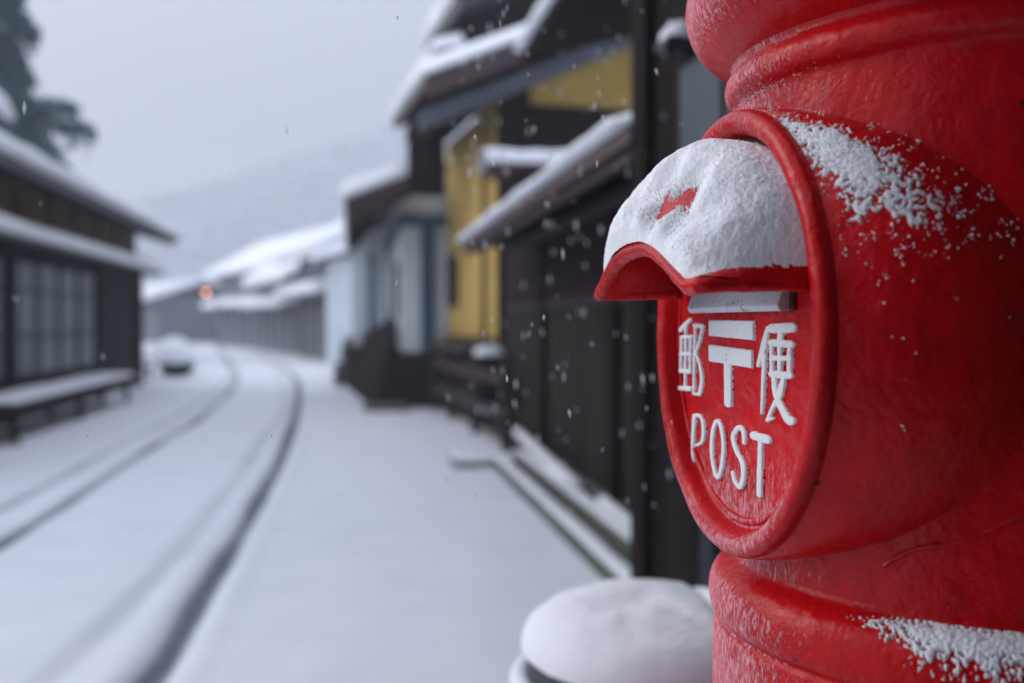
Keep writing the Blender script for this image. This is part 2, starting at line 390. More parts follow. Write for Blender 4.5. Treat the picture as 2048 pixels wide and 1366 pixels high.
# rim bead + stepped recess
rimprof = [(.0085, -.0075), (.0095, -.003), (.009, .001), (.006, .0046), (.001, .006), (-.0045, .0048), (-.008, .0014), (-.0095, -.0025), (-.0105, -.0065), (-.0118, -.0095), (-.0135, -.0098), (-.015, -.0082), (-.0175, -.0072), (-.0195, -.0078), (-.0205, -.011)]
Q = []
for i in range(len(rimprof)-1):
    for k in range(4):
        s = k/4; Q.append(tuple(rimprof[i][j]*(1-s)+rimprof[i+1][j]*s for j in (0, 1)))
Q.append(rimprof[-1])
for _ in range(3): Q = [Q[0]]+[tuple((Q[i-1][j]+2*Q[i][j]+Q[i+1][j])/4 for j in (0, 1)) for i in range(1, len(Q)-1)]+[Q[-1]]
def rim_pt(a, v):
    th = a*2*math.pi; do, dl = Q[int(round(v*(len(Q)-1)))]
    c, sn = math.cos(th), math.sin(th)
    w_ = .0009*nz(c*5, sn*5, v*3)
    return (FL+dl+w_, YO+(FA+do*.9)*c, zc+(FB+do)*sn)
mb = MB(); mb.grid(rim_pt, 300, len(Q), cu=True); mb.build('rim', M['red'], PB, smooth=True)
PL = FL-.0095
mb = MB(); mb.tube([(FL-.0098, YO+(FA-.0125)*math.cos(R(6+160*k/90)), zc+(FB-.0135)*math.sin(R(6+160*k/90))) for k in range(91)], [.0030*(1+.6*nz(k*.33, 6)) for k in range(91)], 8)
mb.build('open_joint', M['rust'], PB, smooth=True)
def plate_pt(a, v):
    th = a*2*math.pi; r = v
    u, z = YO+(FA-.017)*math.cos(th)*r, (FB-.0175)*math.sin(th)*r
    h = .0011*fbm(u, z, 0, 70, 3)*(.4+.6*sstep(.02, -.12, z)) + .0006*nz(u*25, z*25, 2)
    return (PL+h, u, zc+z)
mb = MB(); mb.grid(plate_pt, 200, 110, cu=True); plate = mb.build('face_plate', M['red_plate'], PB, smooth=True)

# raised lettering, strokes in millimetres on the face plate (u to the near side, v up from eye level)
G = {'便': [('s', [(53.1,-3.6),(47.4,-14.8),(37.2,-31.3)],[1.5,2.5,1.6]),('s',[(48.1,-17.5),(46.1,-40.0),(43.8,-65.2)],[2.1,1.5,1.2]),
 ('s',[(60.6,-4.2),(91.0,-3.4)],[3.9,3.9]),('s',[(74.5,-5.5),(73.7,-12.2)],[2.1,2.4]),('s',[(60.1,-14.2),(89.7,-14.7)],[3.0,3.0]),
 ('s',[(59.4,-14.2),(60.3,-36.5)],[1.4,1.7]),('s',[(72.8,-14.0),(73.1,-37.1)],[1.6,1.8]),('s',[(88.6,-14.2),(88.3,-36.3)],[1.6,1.8]),
 ('s',[(60.2,-24.8),(88.7,-24.4)],[2.2,2.2]),('s',[(60.9,-36.4),(88.3,-35.8)],[2.9,2.9]),
 ('s',[(64.0,-39.0),(68.1,-51.0),(84.6,-64.4),(89.8,-66.3)],[1.9,2.3,3.1,3.7]),('s',[(79.0,-38.8),(72.6,-50.7),(60.6,-61.2),(53.8,-69.4)],[1.9,2.5,1.5,1.6]),('s',[(53.8,-69.4),(62.2,-67.2)],[1.3,1.2])],
 '〒': [('p',[(-61.9,2.3),(28.5,1.3),(28.6,-13.3),(-61.7,-11.0)]),('p',[(-61.7,-17.9),(26.0,-20.3),(26.2,-33.9),(-61.5,-31.8)]),('p',[(-28.8,-31),(-13.0,-31),(-12.8,-64.8),(-19.7,-66.5),(-27.5,-64.9)])],
 'POST': [('s',[(-95.3,-79.8),(-98.8,-102.0),(-97.2,-121.3)],[2.1,1.7,1.4]),('s',[(-95.3,-78.9),(-80.7,-78.4),(-73.6,-85.9),(-76.1,-98.5),(-91.8,-103.7)],[2.1,1.9,1.7,1.8,1.4]),
 ('s',[(-44.4,-79.0),(-52.9,-90.2),(-53.6,-109.5),(-42.7,-123.8),(-33.1,-114.6),(-29.3,-96.9),(-35.0,-82.0),(-44.4,-79.0)],[1.9,1.9,1.8,1.9,1.9,1.8,1.9,1.9]),
 ('s',[(11.8,-90.4),(10.3,-81.8),(1.3,-79.5),(-9.4,-87.7),(-3.3,-97.5),(8.4,-104.9),(10.6,-114.9),(4.3,-124.4),(-5.3,-121.9),(-10.6,-115.1)],[1.5,2.0,2.3,2.1,2.1,2.3,2.1,2.1,1.9,1.5]),
 ('s',[(30.4,-82.7),(52.0,-83.1)],[3.7,3.7]),('s',[(41.7,-84.0),(39.9,-124.6)],[2.0,2.3])],
 '郵': [('s',[(-106.3,2.4),(-123.7,-3.6),(-130.6,-7.1)],[2.0,2.3,2.0]),('s',[(-128.5,-12.8),(-104.3,-12.1)],[1.9,1.9]),('s',[(-128.5,-12.8),(-130.3,-42.0)],[1.3,1.3]),
 ('s',[(-117.2,-3),(-118.3,-56.0)],[1.2,1.4]),('s',[(-105.3,-12.1),(-106.9,-40.9)],[1.2,1.3]),('s',[(-129.4,-27.5),(-106.1,-27.2)],[1.9,1.9]),
 ('s',[(-130.3,-42.5),(-106.9,-42.1)],[2.3,2.3]),('s',[(-133.2,-57.8),(-106.7,-56.9)],[2.5,2.5]),('s',[(-94.2,-2.6),(-96.9,-60.6)],[1.2,1.3]),
 ('s',[(-95.1,-2.6),(-75.7,-2.9)],[2.3,2.1]),('s',[(-77.0,-4.2),(-83.1,-15.0),(-92.1,-25.6)],[1.5,1.4,1.4]),
 ('s',[(-92.1,-25.6),(-82.0,-36.4),(-77.5,-46.9),(-80.9,-57.0),(-84.5,-60.2)],[1.4,1.5,1.8,2.1,1.9]),('s',[(-96.9,-60.6),(-82.7,-60.4)],[1.4,1.4])]}
AN = 2.2; US = .94          # strokes were cut with a broad chisel: wider across than down
def glyph(name, items, part):
    segs = []; polys = []
    for it in items:
        if it[0] == 'p': polys.append(np.array([(a*US/AN, b) for a, b in it[1]], float))
        else:
            P = [(a*US/AN, b) for a, b in it[1]]
            if len(P) > 2:    # round the stroke
                D = []; W = []; n = len(P); V = [Vector(p) for p in P]
                for i in range(n-1):
                    p0, p1, p2, p3 = V[max(i-1, 0)], V[i], V[i+1], V[min(i+2, n-1)]
                    if P[0] == P[-1]:
                        if i == 0: p0 = V[-2]
                        if i == n-2: p3 = V[1]
                    for k in range(6):
                        s = k/6; D.append(.5*((2*p1)+(p2-p0)*s+(2*p0-5*p1+4*p2-p3)*s*s+(3*p1-p0-3*p2+p3)*s**3)); W.append(it[2][i]*(1-s)+it[2][i+1]*s)
                D.append(V[-1]); W.append(it[2][-1]); P = [tuple(d) for d in D]
            else: W = it[2]
            segs += [(P[i], P[i+1], W[i], W[i+1]) for i in range(len(P)-1)]
    allp = [p for s in segs for p in s[:2]] + [tuple(p) for po in polys for p in po]
    x0, x1 = min(p[0] for p in allp)-5, max(p[0] for p in allp)+5; y0, y1 = min(p[1] for p in allp)-5, max(p[1] for p in allp)+5
    st = .42; nx = int((x1-x0)/(st/1.6))+1; ny = int((y1-y0)/st)+1
    gx_, gy_ = np.meshgrid(np.linspace(x0, x1, nx), np.linspace(y0, y1, ny), indexing='ij')
    sdf = np.full(gx_.shape, 1e3)
    for (ax_, ay_), (bx_, by_), r0, r1 in segs:
        dx, dy = bx_-ax_, by_-ay_; L = dx*dx+dy*dy+1e-9
        tt = np.clip(((gx_-ax_)*dx+(gy_-ay_)*dy)/L, 0, 1)
        sdf = np.minimum(sdf, np.hypot(gx_-ax_-tt*dx, gy_-ay_-tt*dy)-.92*(r0+(r1-r0)*tt))
    for po in polys:
        ins = np.zeros(gx_.shape, bool); dm = np.full(gx_.shape, 1e3)
        for i in range(len(po)):
            a_, b_ = po[i], po[(i+1) % len(po)]; d = b_-a_
            tt = np.clip(((gx_-a_[0])*d[0]+(gy_-a_[1])*d[1])/(d@d), 0, 1); dm = np.minimum(dm, np.hypot(gx_-a_[0]-tt*d[0], gy_-a_[1]-tt*d[1]))
            cnd = ((a_[1] > gy_) != (b_[1] > gy_)) & (gx_ < (b_[0]-a_[0])*(gy_-a_[1])/(b_[1]-a_[1]+1e-12)+a_[0]); ins ^= cnd
        sdf = np.minimum(sdf, np.where(ins, -dm, dm))
    for i in range(nx):
        for j in range(ny):
            if abs(sdf[i, j]) < 3: sdf[i, j] +=   .18*noise.noise(Vector((gx_[i, j]*.55, gy_[i, j]*.3, 1))) + .07*noise.noise(Vector((gx_[i, j]*1.4, gy_[i, j]*1.4, 4)))
    hgt = .0040; tt = np.clip((.55-sdf)/1.1, 0, 1); hh = -.0016 + hgt*(tt*tt*(3-2*tt)) + .0005*np.clip(-sdf/3, 0, 1)
    keep = sdf < 1.0
    idx = -np.ones(gx_.shape, int); mb = MB(); mbs = MB()
    sel = np.argwhere(keep)
    for k, (i, j) in enumerate(sel): idx[i, j] = k
    mb.v = [(PL+hh[i, j], gx_[i, j]*AN/1000-.003, H+gy_[i, j]/1000) for i, j in sel]
    mb.f = [(idx[i, j], idx[i+1, j], idx[i+1, j+1], idx[i, j+1]) for i in range(nx-1) for j in range(ny-1)
            if keep[i, j] and keep[i+1, j] and keep[i, j+1] and keep[i+1, j+1]]
    # paint only on the raised top, the flanks are red
    mb.mi = [0 if min(hh[tuple(sel[k])] for k in f) > -.0016+hgt*.30 else 1 for f in mb.f]
    o = mb.build(name, [M['letter'], M['red_plate']], part, smooth=True); return o
glyph('embossed_character', G['郵'], PB)['label'] = 'raised white character 郵'
glyph('embossed_character', G['便'], PB)['label'] = 'raised white character 便'
glyph('postal_mark', G['〒'], PB)
glyph('embossed_lettering', G['POST'], PB)['label'] = 'raised white letters POST'

# slot: dark opening, pale flap
mb = MB(); mb.box(PL-.001, PL+.0035, -.088, .088, H+.008, H+.036); mb.build('slot_frame', M['rust'], PB, bevel=.001)
mb = MB(); mb.prism_s([(PL, H+.030), (PL+.006, H+.030), (PL+.0125, H+.0115), (PL+.010, H+.0075), (PL, H+.0085)], -.083, .083)
mb.build('slot_flap', M['flap'], PB, bevel=.0012)

# hood
HW0, HW1 = .116, .108
def hood_pt(u, s, off=0.):
    """u -1 (far) .. 1 (near) round the arch; s 0 at the face .. 1.. lip; off = outward thickness"""
    a = (1-u)*math.pi/2          # 0 at near end, pi at far end
    # root arch on the face
    y0 = HW0*math.cos(a); z0 = .026+.094*math.sin(a)**.85
    # lip arch: bell with flared feet
    y1 = HW1*(u*.93+.07*u**3); z1 = .0185+.036*((math.cos(math.pi*min(1, abs(u)*1.04))*.5+.5)**.60 if u > 0 else 1-min(1, -u*1.02)**3) + .006*sstep(.82, 1, abs(u))
    p = (.0775-.002*u)*s
    e = s**1.75
    y = y0*(1-s)+y1*s; z = z0*(1-e)+z1*e
    bul = math.sin(math.pi*s)*.006*(1-u*u)
    return Vector((PL+.001+p+bul, y, H+z+bul))
def hood_n(u, s):
    d = .01; a = hood_pt(min(1, u+d), s)-hood_pt(max(-1, u-d), s); b = hood_pt(u, min(1, s+d))-hood_pt(u, max(0, s-d))
    n = b.cross(a).normalized()
    if n.z < 0 and abs(n.z) > .2: n = -n
    if n.x < -.3: n = -n
    return n
TH = .0042
mb = MB()
NU, NS = 120, 40
def closed(u, v):
    U = -1+2*u
    if v < .46: s = v/.46; side = 1
    elif v > .54: s = (1-v)/.46; side = -1
    else:
        k = (v-.46)/.08; n = hood_n(U, 1); ang = math.pi*k; out = Vector((1, 0, -.35)).normalized()
        return tuple(hood_pt(U, 1)+n*(TH*1.25*math.cos(ang))+out*(TH*1.3*math.sin(ang)))
    n = hood_n(U, s); tk = TH*(1+.25*s)
    return tuple(hood_pt(U, s)+n*side*tk)
mb.grid(closed, NU, 90)
mb.build('slot_hood', M['red'], PB, smooth=True)
# rolled bead round the hood's free edge
mb = MB(); pth = [hood_pt(1, k/14) for k in range(1, 14)]+[hood_pt(1-2*k/70, 1) for k in range(71)]+[hood_pt(-1, 1-k/14) for k in range(1, 14)]
mb.tube([tuple(p+Vector((0, 0, -.001))) for p in pth], [.0052+.0006*nz(k*.35, 8) for k in range(len(pth))], 12)
mb.build('hood_bead', M['red'], PB, smooth=True)
# root fillet of the hood on the face
mb = MB(); pts = [tuple(hood_pt(-1+2*k/60, 0)) for k in range(61)]; mb.tube(pts, [.0055+.001*nz(k*.3, 4) for k in range(61)], 10); mb.build('hood_flange', M['red'], PB, smooth=True)

# snow on the hood
def snow_thick(u, s):
    t0 = (.0185-.0065*sstep(-.35, .35, u))*sstep(0, .28, 1.0-abs(u)**1.0)*(.55+.45*sstep(0, .3, s))*(1-.55*sstep(.86, 1.0, s))
    t0 *= .85+.15*math.cos(u*2)
    b0 = math.hypot((u-.24)/.15, (s-.72+.07*math.sin(u*20+1))/.075)      # bald patch
    bare = b0+(1.0*fbm(u*95, s*60, 8)+.3*fbm(u*9, s*8, 2, 1.5))*math.exp(-(b0/1.5)**2)
    k = sstep(.7, 4.2, bare)**.8*1.05-.05
    lump = 1+.10*fbm(u*3, s*3, 1)
    return t0*k*lump
mb = MB(); NUs, NSs = 330, 230; keep = {}
for i in range(NUs):
    for j in range(NSs):
        u = -.985+1.955*i/(NUs-1); s = .035+.955*j/(NSs-1)
        n = hood_n(u, s); b0 = hood_pt(u, s)+n*TH
        e = min(1, (1-abs(u))/.10, s/.05, (1.0-s)/.06)
        edgew = .25+.9*fbm(u*14, s*12, 7)*.5
        tk0 = snow_thick(u, s); tk = tk0*math.sqrt(max(0, min(1, e-edgew*.12)))
        d = (n*.55+Vector((.12, 0, .45))).normalized()
        p = b0+d*tk
        g_ = .0004*fbm(p.x*150, p.y*150, p.z*150) + .0004*fbm(p.x*330, p.y*330, p.z*330) + .0002*nz(p.x*800, p.y*800, p.z*800)
        p = p + d*(g_*(1+1.2*sstep(.25, 0, e)) if tk > .0015 else g_*.7) - (n*.0012 if tk < .0002 else Vector())
        mb.v.append(tuple(p))
mb.f = [(i*NSs+j, (i+1)*NSs+j, (i+1)*NSs+j+1, i*NSs+j+1) for i in range(NUs-1) for j in range(NSs-1)]; mb.mi = [0]*len(mb.f)
def grains(mb, p, n, r):
    vs = []; t1 = n.orthogonal().normalized(); t2 = n.cross(t1)
    dirs = [t1, t2, -t1, -t2, n]
    base = [p+d*r*random.uniform(.6, 1.4)*(1 if k < 4 else 1.3) for k, d in enumerate(dirs)]
    mb.add([tuple(x) for x in base]+[tuple(p-n*r*.5)], [(0, 1, 4), (1, 2, 4), (2, 3, 4), (3, 0, 4), (1, 0, 5), (2, 1, 5), (3, 2, 5), (0, 3, 5)])
random.seed(3); base_v = list(mb.v)
for k in range(1600):
    i = random.randrange(2, NUs-2); j = random.randrange(2, NSs-2); p = Vector(base_v[i*NSs+j])
    u = -.985+1.955*i/(NUs-1); s = .035+.955*j/(NSs-1)
    grains(mb, p, hood_n(u, s), random.uniform(.0002, .0006))
for k in range(1500):
    u = random.gauss(.24, .085); s = random.gauss(.72, .05); n = hood_n(u, s)
    grains(mb, hood_pt(u, s)+n*(TH+max(0, snow_thick(u, s))), n, random.uniform(.0002, .0006))
mb.build('hood_snow', M['snow_near'], PB, smooth=True)
# snow shells on the snout and the ledges
def shell(name, fn, fnn, mask, nu, nv, th, mat=M['snow_near'], part=PB):
    mb = MB(); T = np.zeros((nu, nv))
    for i in range(nu):
        for j in range(nv): T[i, j] = mask(i/(nu-1), j/(nv-1))
    for i in range(nu):
        for j in range(nv):
            p, n = fn(i/(nu-1), j/(nv-1)), fnn(i/(nu-1), j/(nv-1))
            k = max(0, min(1, T[i, j]*6))
            h = -.0008 if T[i, j] <= 0 else th*(k**.5)*(.7+.5*T[i, j])+.0004*nz(p[0]*600, p[1]*600, p[2]*600)
            mb.v.append(tuple(Vector(p)+n*h))
    for i in range(nu-1):
        for j in range(nv-1):
            if max(T[i, j], T[i+1, j], T[i, j+1], T[i+1, j+1]) > 0: mb.f.append((i*nv+j, (i+1)*nv+j, (i+1)*nv+j+1, i*nv+j+1))
    mb.mi = [0]*len(mb.f)
    return mb.build(name, mat, part, smooth=True)
def podf(u, v): return pod_pt(R(8+75*(1-u)), .02+.86*v)
def podn(u, v):
    th = R(8+75*(1-u)); q = .02+.86*v
    a = Vector(pod_pt(th+.01, q))-Vector(pod_pt(th-.01, q)); b = Vector(pod_pt(th, q+.01))-Vector(pod_pt(th, q-.01))
    n = a.cross(b).normalized(); return n if n.dot(Vector((.3, .5, .6))) > 0 else -n
def podmask(u, v):
    p = podf(u, v); th = 8+75*(1-u); s = .02+.86*v
    a, b = (th-45)/19, (s-.26)/.32
    d = math.sqrt(max(0, a*a+b*b+.9*a*b))
    f = fbm(p[0]*75, p[1]*75, p[2]*75)*.40 + fbm(p[0]*330, p[1]*330, p[2]*330)*.55
    return .78-d*.95+f
shell('snout_snow', podf, podn, podmask, 460, 340, .0012)
mb = MB()
for k in range(5200):
    u, v = random.random(), random.random(); m_ = podmask(u, v)
    if m_ < -.30 or random.random() > .6+1.6*m_: continue
    grains(mb, Vector(podf(u, v))+podn(u, v)*(.0012 if m_ > 0 else .0002), podn(u, v), random.uniform(.0002, .0006))
mb.build('snow_grains', M['snow_near'], PB)
# specks of drifted snow stuck to the snout and drum
mb = MB()
for k in range(330):
    th = random.gauss(28, 24); s = random.uniform(.05, 1.0)
    if not -40 < th < 90: continue
    if random.random() > .25+.75*(th > 15): continue
    p = Vector(pod_pt(R(th), s)); b_ = Vector(pod_pt(R(th)+.01, s))-Vector(pod_pt(R(th)-.01, s)); c_ = Vector(pod_pt(R(th), min(1, s+.01)))-Vector(pod_pt(R(th), s-.01))
    n = b_.cross(c_).normalized(); n = n if n.dot(Vector((.3, .5, .3))) > 0 else -n
    for q in range(random.choice([1, 1, 2, 4])):
        grains(mb, p+Vector([random.gauss(0, .0011) for _ in range(3)]), n, random.uniform(.0003, .0010))
mb.build('snow_specks', M['snow_near'], PB)
# snow lying on the shoulder of the lower band
def bandf(u, v):
    a = R(30+80*u); r = .2135-.0215*v; z = np.interp(r, [.191, .195, .203, .209, .2122, .2132], [-.191, -.1935, -.197, -.203, -.211, -.220])
    return (r*math.cos(a), r*math.sin(a), H+z)
def bandm(u, v):
    p = bandf(u, v); f = fbm(p[0]*90, p[1]*90, p[2]*90)*.30+fbm(p[0]*380, p[1]*380, p[2]*380)*.60
    return -.30 + .95*sstep(.0, .22, u) - 2.0*abs(v-.62)**1.6 + f*1.1
shell('band_snow', bandf, lambda u, v: Vector((.55*math.cos(R(30+80*u)), .55*math.sin(R(30+80*u)), .83)), bandm, 500, 80, .0024)
# a few grains frozen into the notch under the neck ring
mb = MB()
for k in range(260):
    a = R(random.uniform(-62, 24)); z = random.choice([.1755, .2035])+random.gauss(0, .0013)
    if random.random() < .5: a = R(random.gauss(-5, 9)); z = .172+abs(random.gauss(0, .004))
    r = np.interp(z, [.165, .1755, .1815, .188, .2, .2035, .21], [.1905, .192, .1995, .202, .1965, .195, .2])
    n = Vector((math.cos(a), math.sin(a), 0)); grains(mb, n*r+Vector((0, 0, H+z)), n, random.uniform(.0003, .0009))
mb.build('neck_snow', M['snow_near'], PB)

# ------------------------------------------------------------------ snow covered round tub beside the post box
TX, TY, TR_, TZ = .222, 1.52, .208, .60
tb = link(bpy.data.objects.new('rain_barrel', None)); tb.location = (TX, TY, 0); TB = Loc(tb)
tag(tb, 'round wooden barrel under a thick dome of snow beside the post box', 'barrel')
mb = MB(); pr = [(.17, 0), (.185, .05), (.20, .2), (.212, .35), (.212, .5), (.207, TZ-.03), (.212, TZ-.025), (.212, TZ), (.17, TZ)]
mb.grid(lambda u, v: (lambda a, k: (pr[k][0]*math.cos(a), pr[k][0]*math.sin(a), pr[k][1]))(2*math.pi*u, int(round(v*(len(pr)-1)))), 64, len(pr), cu=True)
mb.add([(.18*math.cos(2*math.pi*k/40), .18*math.sin(2*math.pi*k/40), TZ-.004) for k in range(40)], [tuple(range(40))])
mb.build('staves', M['dark_wood'], TB)
mb = MB(); lp_ = [(.0, TZ-.002), (.185, TZ-.002), (.197, TZ+.004), (.199, TZ+.03), (.197, TZ+.054), (.185, TZ+.058), (0, TZ+.058)]
mb.grid(lambda u, v: (lambda a, k: (lp_[k][0]*math.cos(a), lp_[k][0]*math.sin(a), lp_[k][1]))(2*math.pi*u, int(round(v*6))), 64, 7, cu=True); mb.build('lid', M['metal'], TB)
mb = MB(); mb.grid(lambda u, v: ((.210+.016*math.cos(6.283*v))*math.cos(6.283*u), (.210+.016*math.cos(6.283*v))*math.sin(6.283*u), TZ+.004+.012*math.sin(6.283*v)*(1+.3*nz(u*9, 2))), 96, 10, cu=True, cv=True); mb.build('rim_snow', M['snow_near'], TB, smooth=True)
for z_ in (.12, .40, TZ-.055):
    mb = MB(); rr = float(np.interp(z_, [p[1] for p in pr[:7]], [p[0] for p in pr[:7]]))+.002
    mb.grid(lambda u, v: (lambda a, k: (rr*math.cos(a)+[0, .004, .004, 0][k]*math.cos(a), rr*math.sin(a)+[0, .004, .004, 0][k]*math.sin(a), z_+[0, 0, .022, .022][k]))(2*math.pi*u, int(round(v*3))), 64, 4, cu=True, cv=True)
    mb.build('hoop', M['metal'], TB, smooth=True)
mb = MB()
def dome(u, v):
    a = 2*math.pi*u; r = v
    rr = TR_*(1+.03*math.cos(a*2+1)+.02*math.cos(3*a))
    rad = rr*math.sin(min(1, r*1.0)*math.pi/2)**.9
    z = TZ+.050+.088*max(0, math.cos(r*math.pi/2))**.85
    x, y = rad*math.cos(a), rad*math.sin(a)
    z += .010*nz(x*6, y*6, 1)*(1-r)+.003*nz(x*26, y*26)+.0012*nz(x*90, y*90)
    z -= .022*math.exp(-((x-.085-.10*(-y-.02))/.011)**2)*sstep(1.0, .6, r)*sstep(.2, -.02, y+.02)
    z -= .012*math.exp(-(((x+.05)/.055)**2+((y+.03)/.04)**2))
    return (x, y, z)
mb.grid(dome, 128, 60, cu=True); mb.build('snow_cap', M['snow_near'], TB, smooth=True)

# ------------------------------------------------------------------ roofs and houses
def snow_strip(th, prof, y0, y1, amp=.03, n=None, name='roof_snow', part=None, seed=0, lump=1.0):
    """snow lying on a slope: prof = [(x,z)...] of the roof surface from eave up; th thickness"""
    n = n or max(12, int((y1-y0)*7)); xs = [p[0] for p in prof]; zs = [p[1] for p in prof]
    sg = 1 if xs[-1] > xs[0] else -1
    K = 14; mb = MB(); L = [0]
    for i in range(1, len(prof)): L.append(L[-1]+math.hypot(xs[i]-xs[i-1], zs[i]-zs[i-1]))
    def fn(u, v):
        y = y0+(y1-y0)*u; e = min(1, min(u, 1-u)*(y1-y0)/.12)**.5
        tt = th*(1+.35*nz(y*lump, seed, 3)+.15*nz(y*4*lump, seed, 7))*(.3+.7*e)
        k = int(round(v*(K-1)))
        over = (.05 if th > .05 else .006)+amp*nz(y*2.2, seed, 1)+amp*.6*nz(y*7, seed, 5)
        if k < 4: # lip
            a = -math.pi/2+math.pi/2*k/3*1.0+0
            return (xs[0]-sg*over*math.cos(a)*1.0, y, zs[0]+tt*.5+tt*.5*math.sin(a))
        if k == 4: return (xs[0]-sg*over*.4, y, zs[0]+tt*.93)
        q = (k-5)/(K-6)*L[-1]
        x = float(np.interp(q, L, xs)); z = float(np.interp(q, L, zs))
        if k == K-1: return (x, y, z-.02)
        return (x, y, z+tt*(1+.1*nz(x*3, y*3, seed)))
    mb.grid(fn, n, K)
    for u in (0, 1): # end caps
        vs = [fn(u, k/(K-1)) for k in range(K)]; mb.add(vs, [tuple(range(K))])
    return mb.build(name, M['snow'], part, smooth=True)
def tile_roof(prof, y0, y1, part, mat='tile', th=.06, name='roof', pitch=.28):
    """ribbed tile slab following prof (eave up)"""
    mb = MB(); n = int((y1-y0)/pitch*6)+1; K = len(prof)
    def top(u, v):
        y = y0+(y1-y0)*u; k = int(round(v*(K-1))); return (prof[k][0], y, prof[k][1]-.012+.022*abs(math.sin((y-y0)/pitch*math.pi)))
    mb.grid(top, n, K); mb.grid(lambda u, v: (lambda k: (prof[k][0], y0+(y1-y0)*u, prof[k][1]-th))(int(round(v*(K-1)))), n, K)
    for i in range(n-1):
        for k in (0, K-1):
            a, b = top(i/(n-1), k/(K-1)), top((i+1)/(n-1), k/(K-1)); mb.add([a, b, (b[0], b[1], prof[k][1]-th), (a[0], a[1], prof[k][1]-th)], [(0, 1, 2, 3)])
    for y, u in ((y0, 0), (y1, 1)):
        vs = [top(u, k/(K-1)) for k in range(K)]+[(prof[k][0], y, prof[k][1]-th) for k in range(K-1, -1, -1)]; mb.add(vs, [tuple(range(len(vs)))])
    return mb.build(name, M[mat], part)
def rafters(part, x0, z0, x1, z1, y0, y1, step=.45, w_=.045, h_=.06, mat='dark_wood'):
    y = y0+step/2
    while y < y1:
        MB().prism_s([(x0, z0), (x1, z1), (x1, z1-h_), (x0, z0-h_)], y, y+w_).build('rafter', M[mat], part); y += step
def boards(part, x, y0, y1, z0, z1, mat='board', face=-1, wd=.19, name='board_wall', seed=1):
    """vertical board cladding on a wall plane at x; face = side it shows"""
    rnd = random.Random(seed); mb = MB(); y = y0
    while y < y1-.01:
        w_ = min(wd*rnd.uniform(.8, 1.2), y1-y); d = rnd.uniform(0, .012)
        a, b = sorted((x+face*(.012+d), x+.01*-face)); mb.box(a, b, y+.003, y+w_-.004, z0, z1-rnd.uniform(0, .004)); y += w_
    return mb.build(name, M[mat], part)

# --- A: long dark boarded house on the right
A = Thing('wooden_house', 'long low house of black vertical boards with a snowy pent roof, right of the lane', 'house', 1.5, 6.5)
mb = MB(); mb.box(1.515, 3.2, 3.25, 9.78, 0, 2.25); mb.build('wall', M['dark_wood'], A)
boards(A, 1.5, 3.3, 9.78, .16, 1.92, seed=3)
mb = MB(); mb.box(1.40, 1.515, 3.3, 9.8, .0, .15); mb.build('plinth', M['stone'], A)
for y in (3.45, 5.4, 7.5, 9.68):
    mb = MB(); mb.box(1.43, 1.50, y-.055, y+.055, .15, 1.9); mb.build('post', M['dark_wood'], A)
mb = MB()
for y in np.arange(3.9, 9.2, .105):
    mb.box(1.455, 1.487, y, y+.03, 1.30, 1.84)
mb.box(1.45, 1.487, 3.8, 9.3, 1.26, 1.30); mb.build('lattice', M['brown'], A)
pf = [(.90, 1.80), (1.2, 1.90), (1.5, 2.0), (2.2, 2.24), (3.3, 2.62)]
tile_roof(pf, 3.15, 8.1, A); snow_strip(.062, pf, 3.2, 8.12, .012, part=A, seed=2)
rafters(A, .96, 1.755, 1.55, 1.955, 3.2, 8.05)
mb = MB(); mb.box(.93, .965, 3.2, 8.08, 1.695, 1.755); mb.build('fascia', M['brown'], A)
mb = MB(); mb.box(1.22, 1.27, 3.2, 8.0, 1.70, 1.76); mb.build('eave_beam', M['brown'], A)
# transverse little roof at the far end, its snowy edge faces the lane's near end
pf2 = [(.0, 0), (1, 0)]
mb = MB(); mb.box(1.13, 2.6, 8.2, 8.75, 2.42, 2.47); mb.build('porch_roof', M['tile'], A)
mb = MB(); mb.grid(lambda u, v: (lambda a, r: (1.10+1.5*u, 8.46+.33*math.cos(a), 2.47+.155*max(0, math.sin(a))**.7*(1+.2*nz(u*7, 3)))) (v*math.pi, 1), 40, 14)
mb.build('porch_snow', M['snow'], A, smooth=True)
mb = MB(); mb.box(1.42, 2.2, 8.25, 8.7, 1.9, 2.42); mb.build('porch_wall', M['dark_wood'], A)
pfu = [(1.18, 3.04), (2.05, 3.26), (3.4, 3.60)]
tile_roof(pfu, 3.2, 6.9, A, 'dark_wood', name='upper_roof'); snow_strip(.1, pfu, 3.2, 6.9, .02, name='upper_roof_snow', part=A, seed=3)
mb = MB(); mb.box(2.2, 3.2, 3.3, 5.0, 2.3, 3.2); mb.build('upper_wall', M['dark_wood'], A)
# weathered pale boards near the foot of the wall
for k, (y, w_, z1) in enumerate([(3.55, .14, .62), (3.8, .1, .5), (4.05, .16, .66), (4.35, .09, .48), (4.6, .13, .4)]): MB().box(1.455, 1.486, y, y+w_, .15, z1).build('skirting_board', M['old_grey'], A)

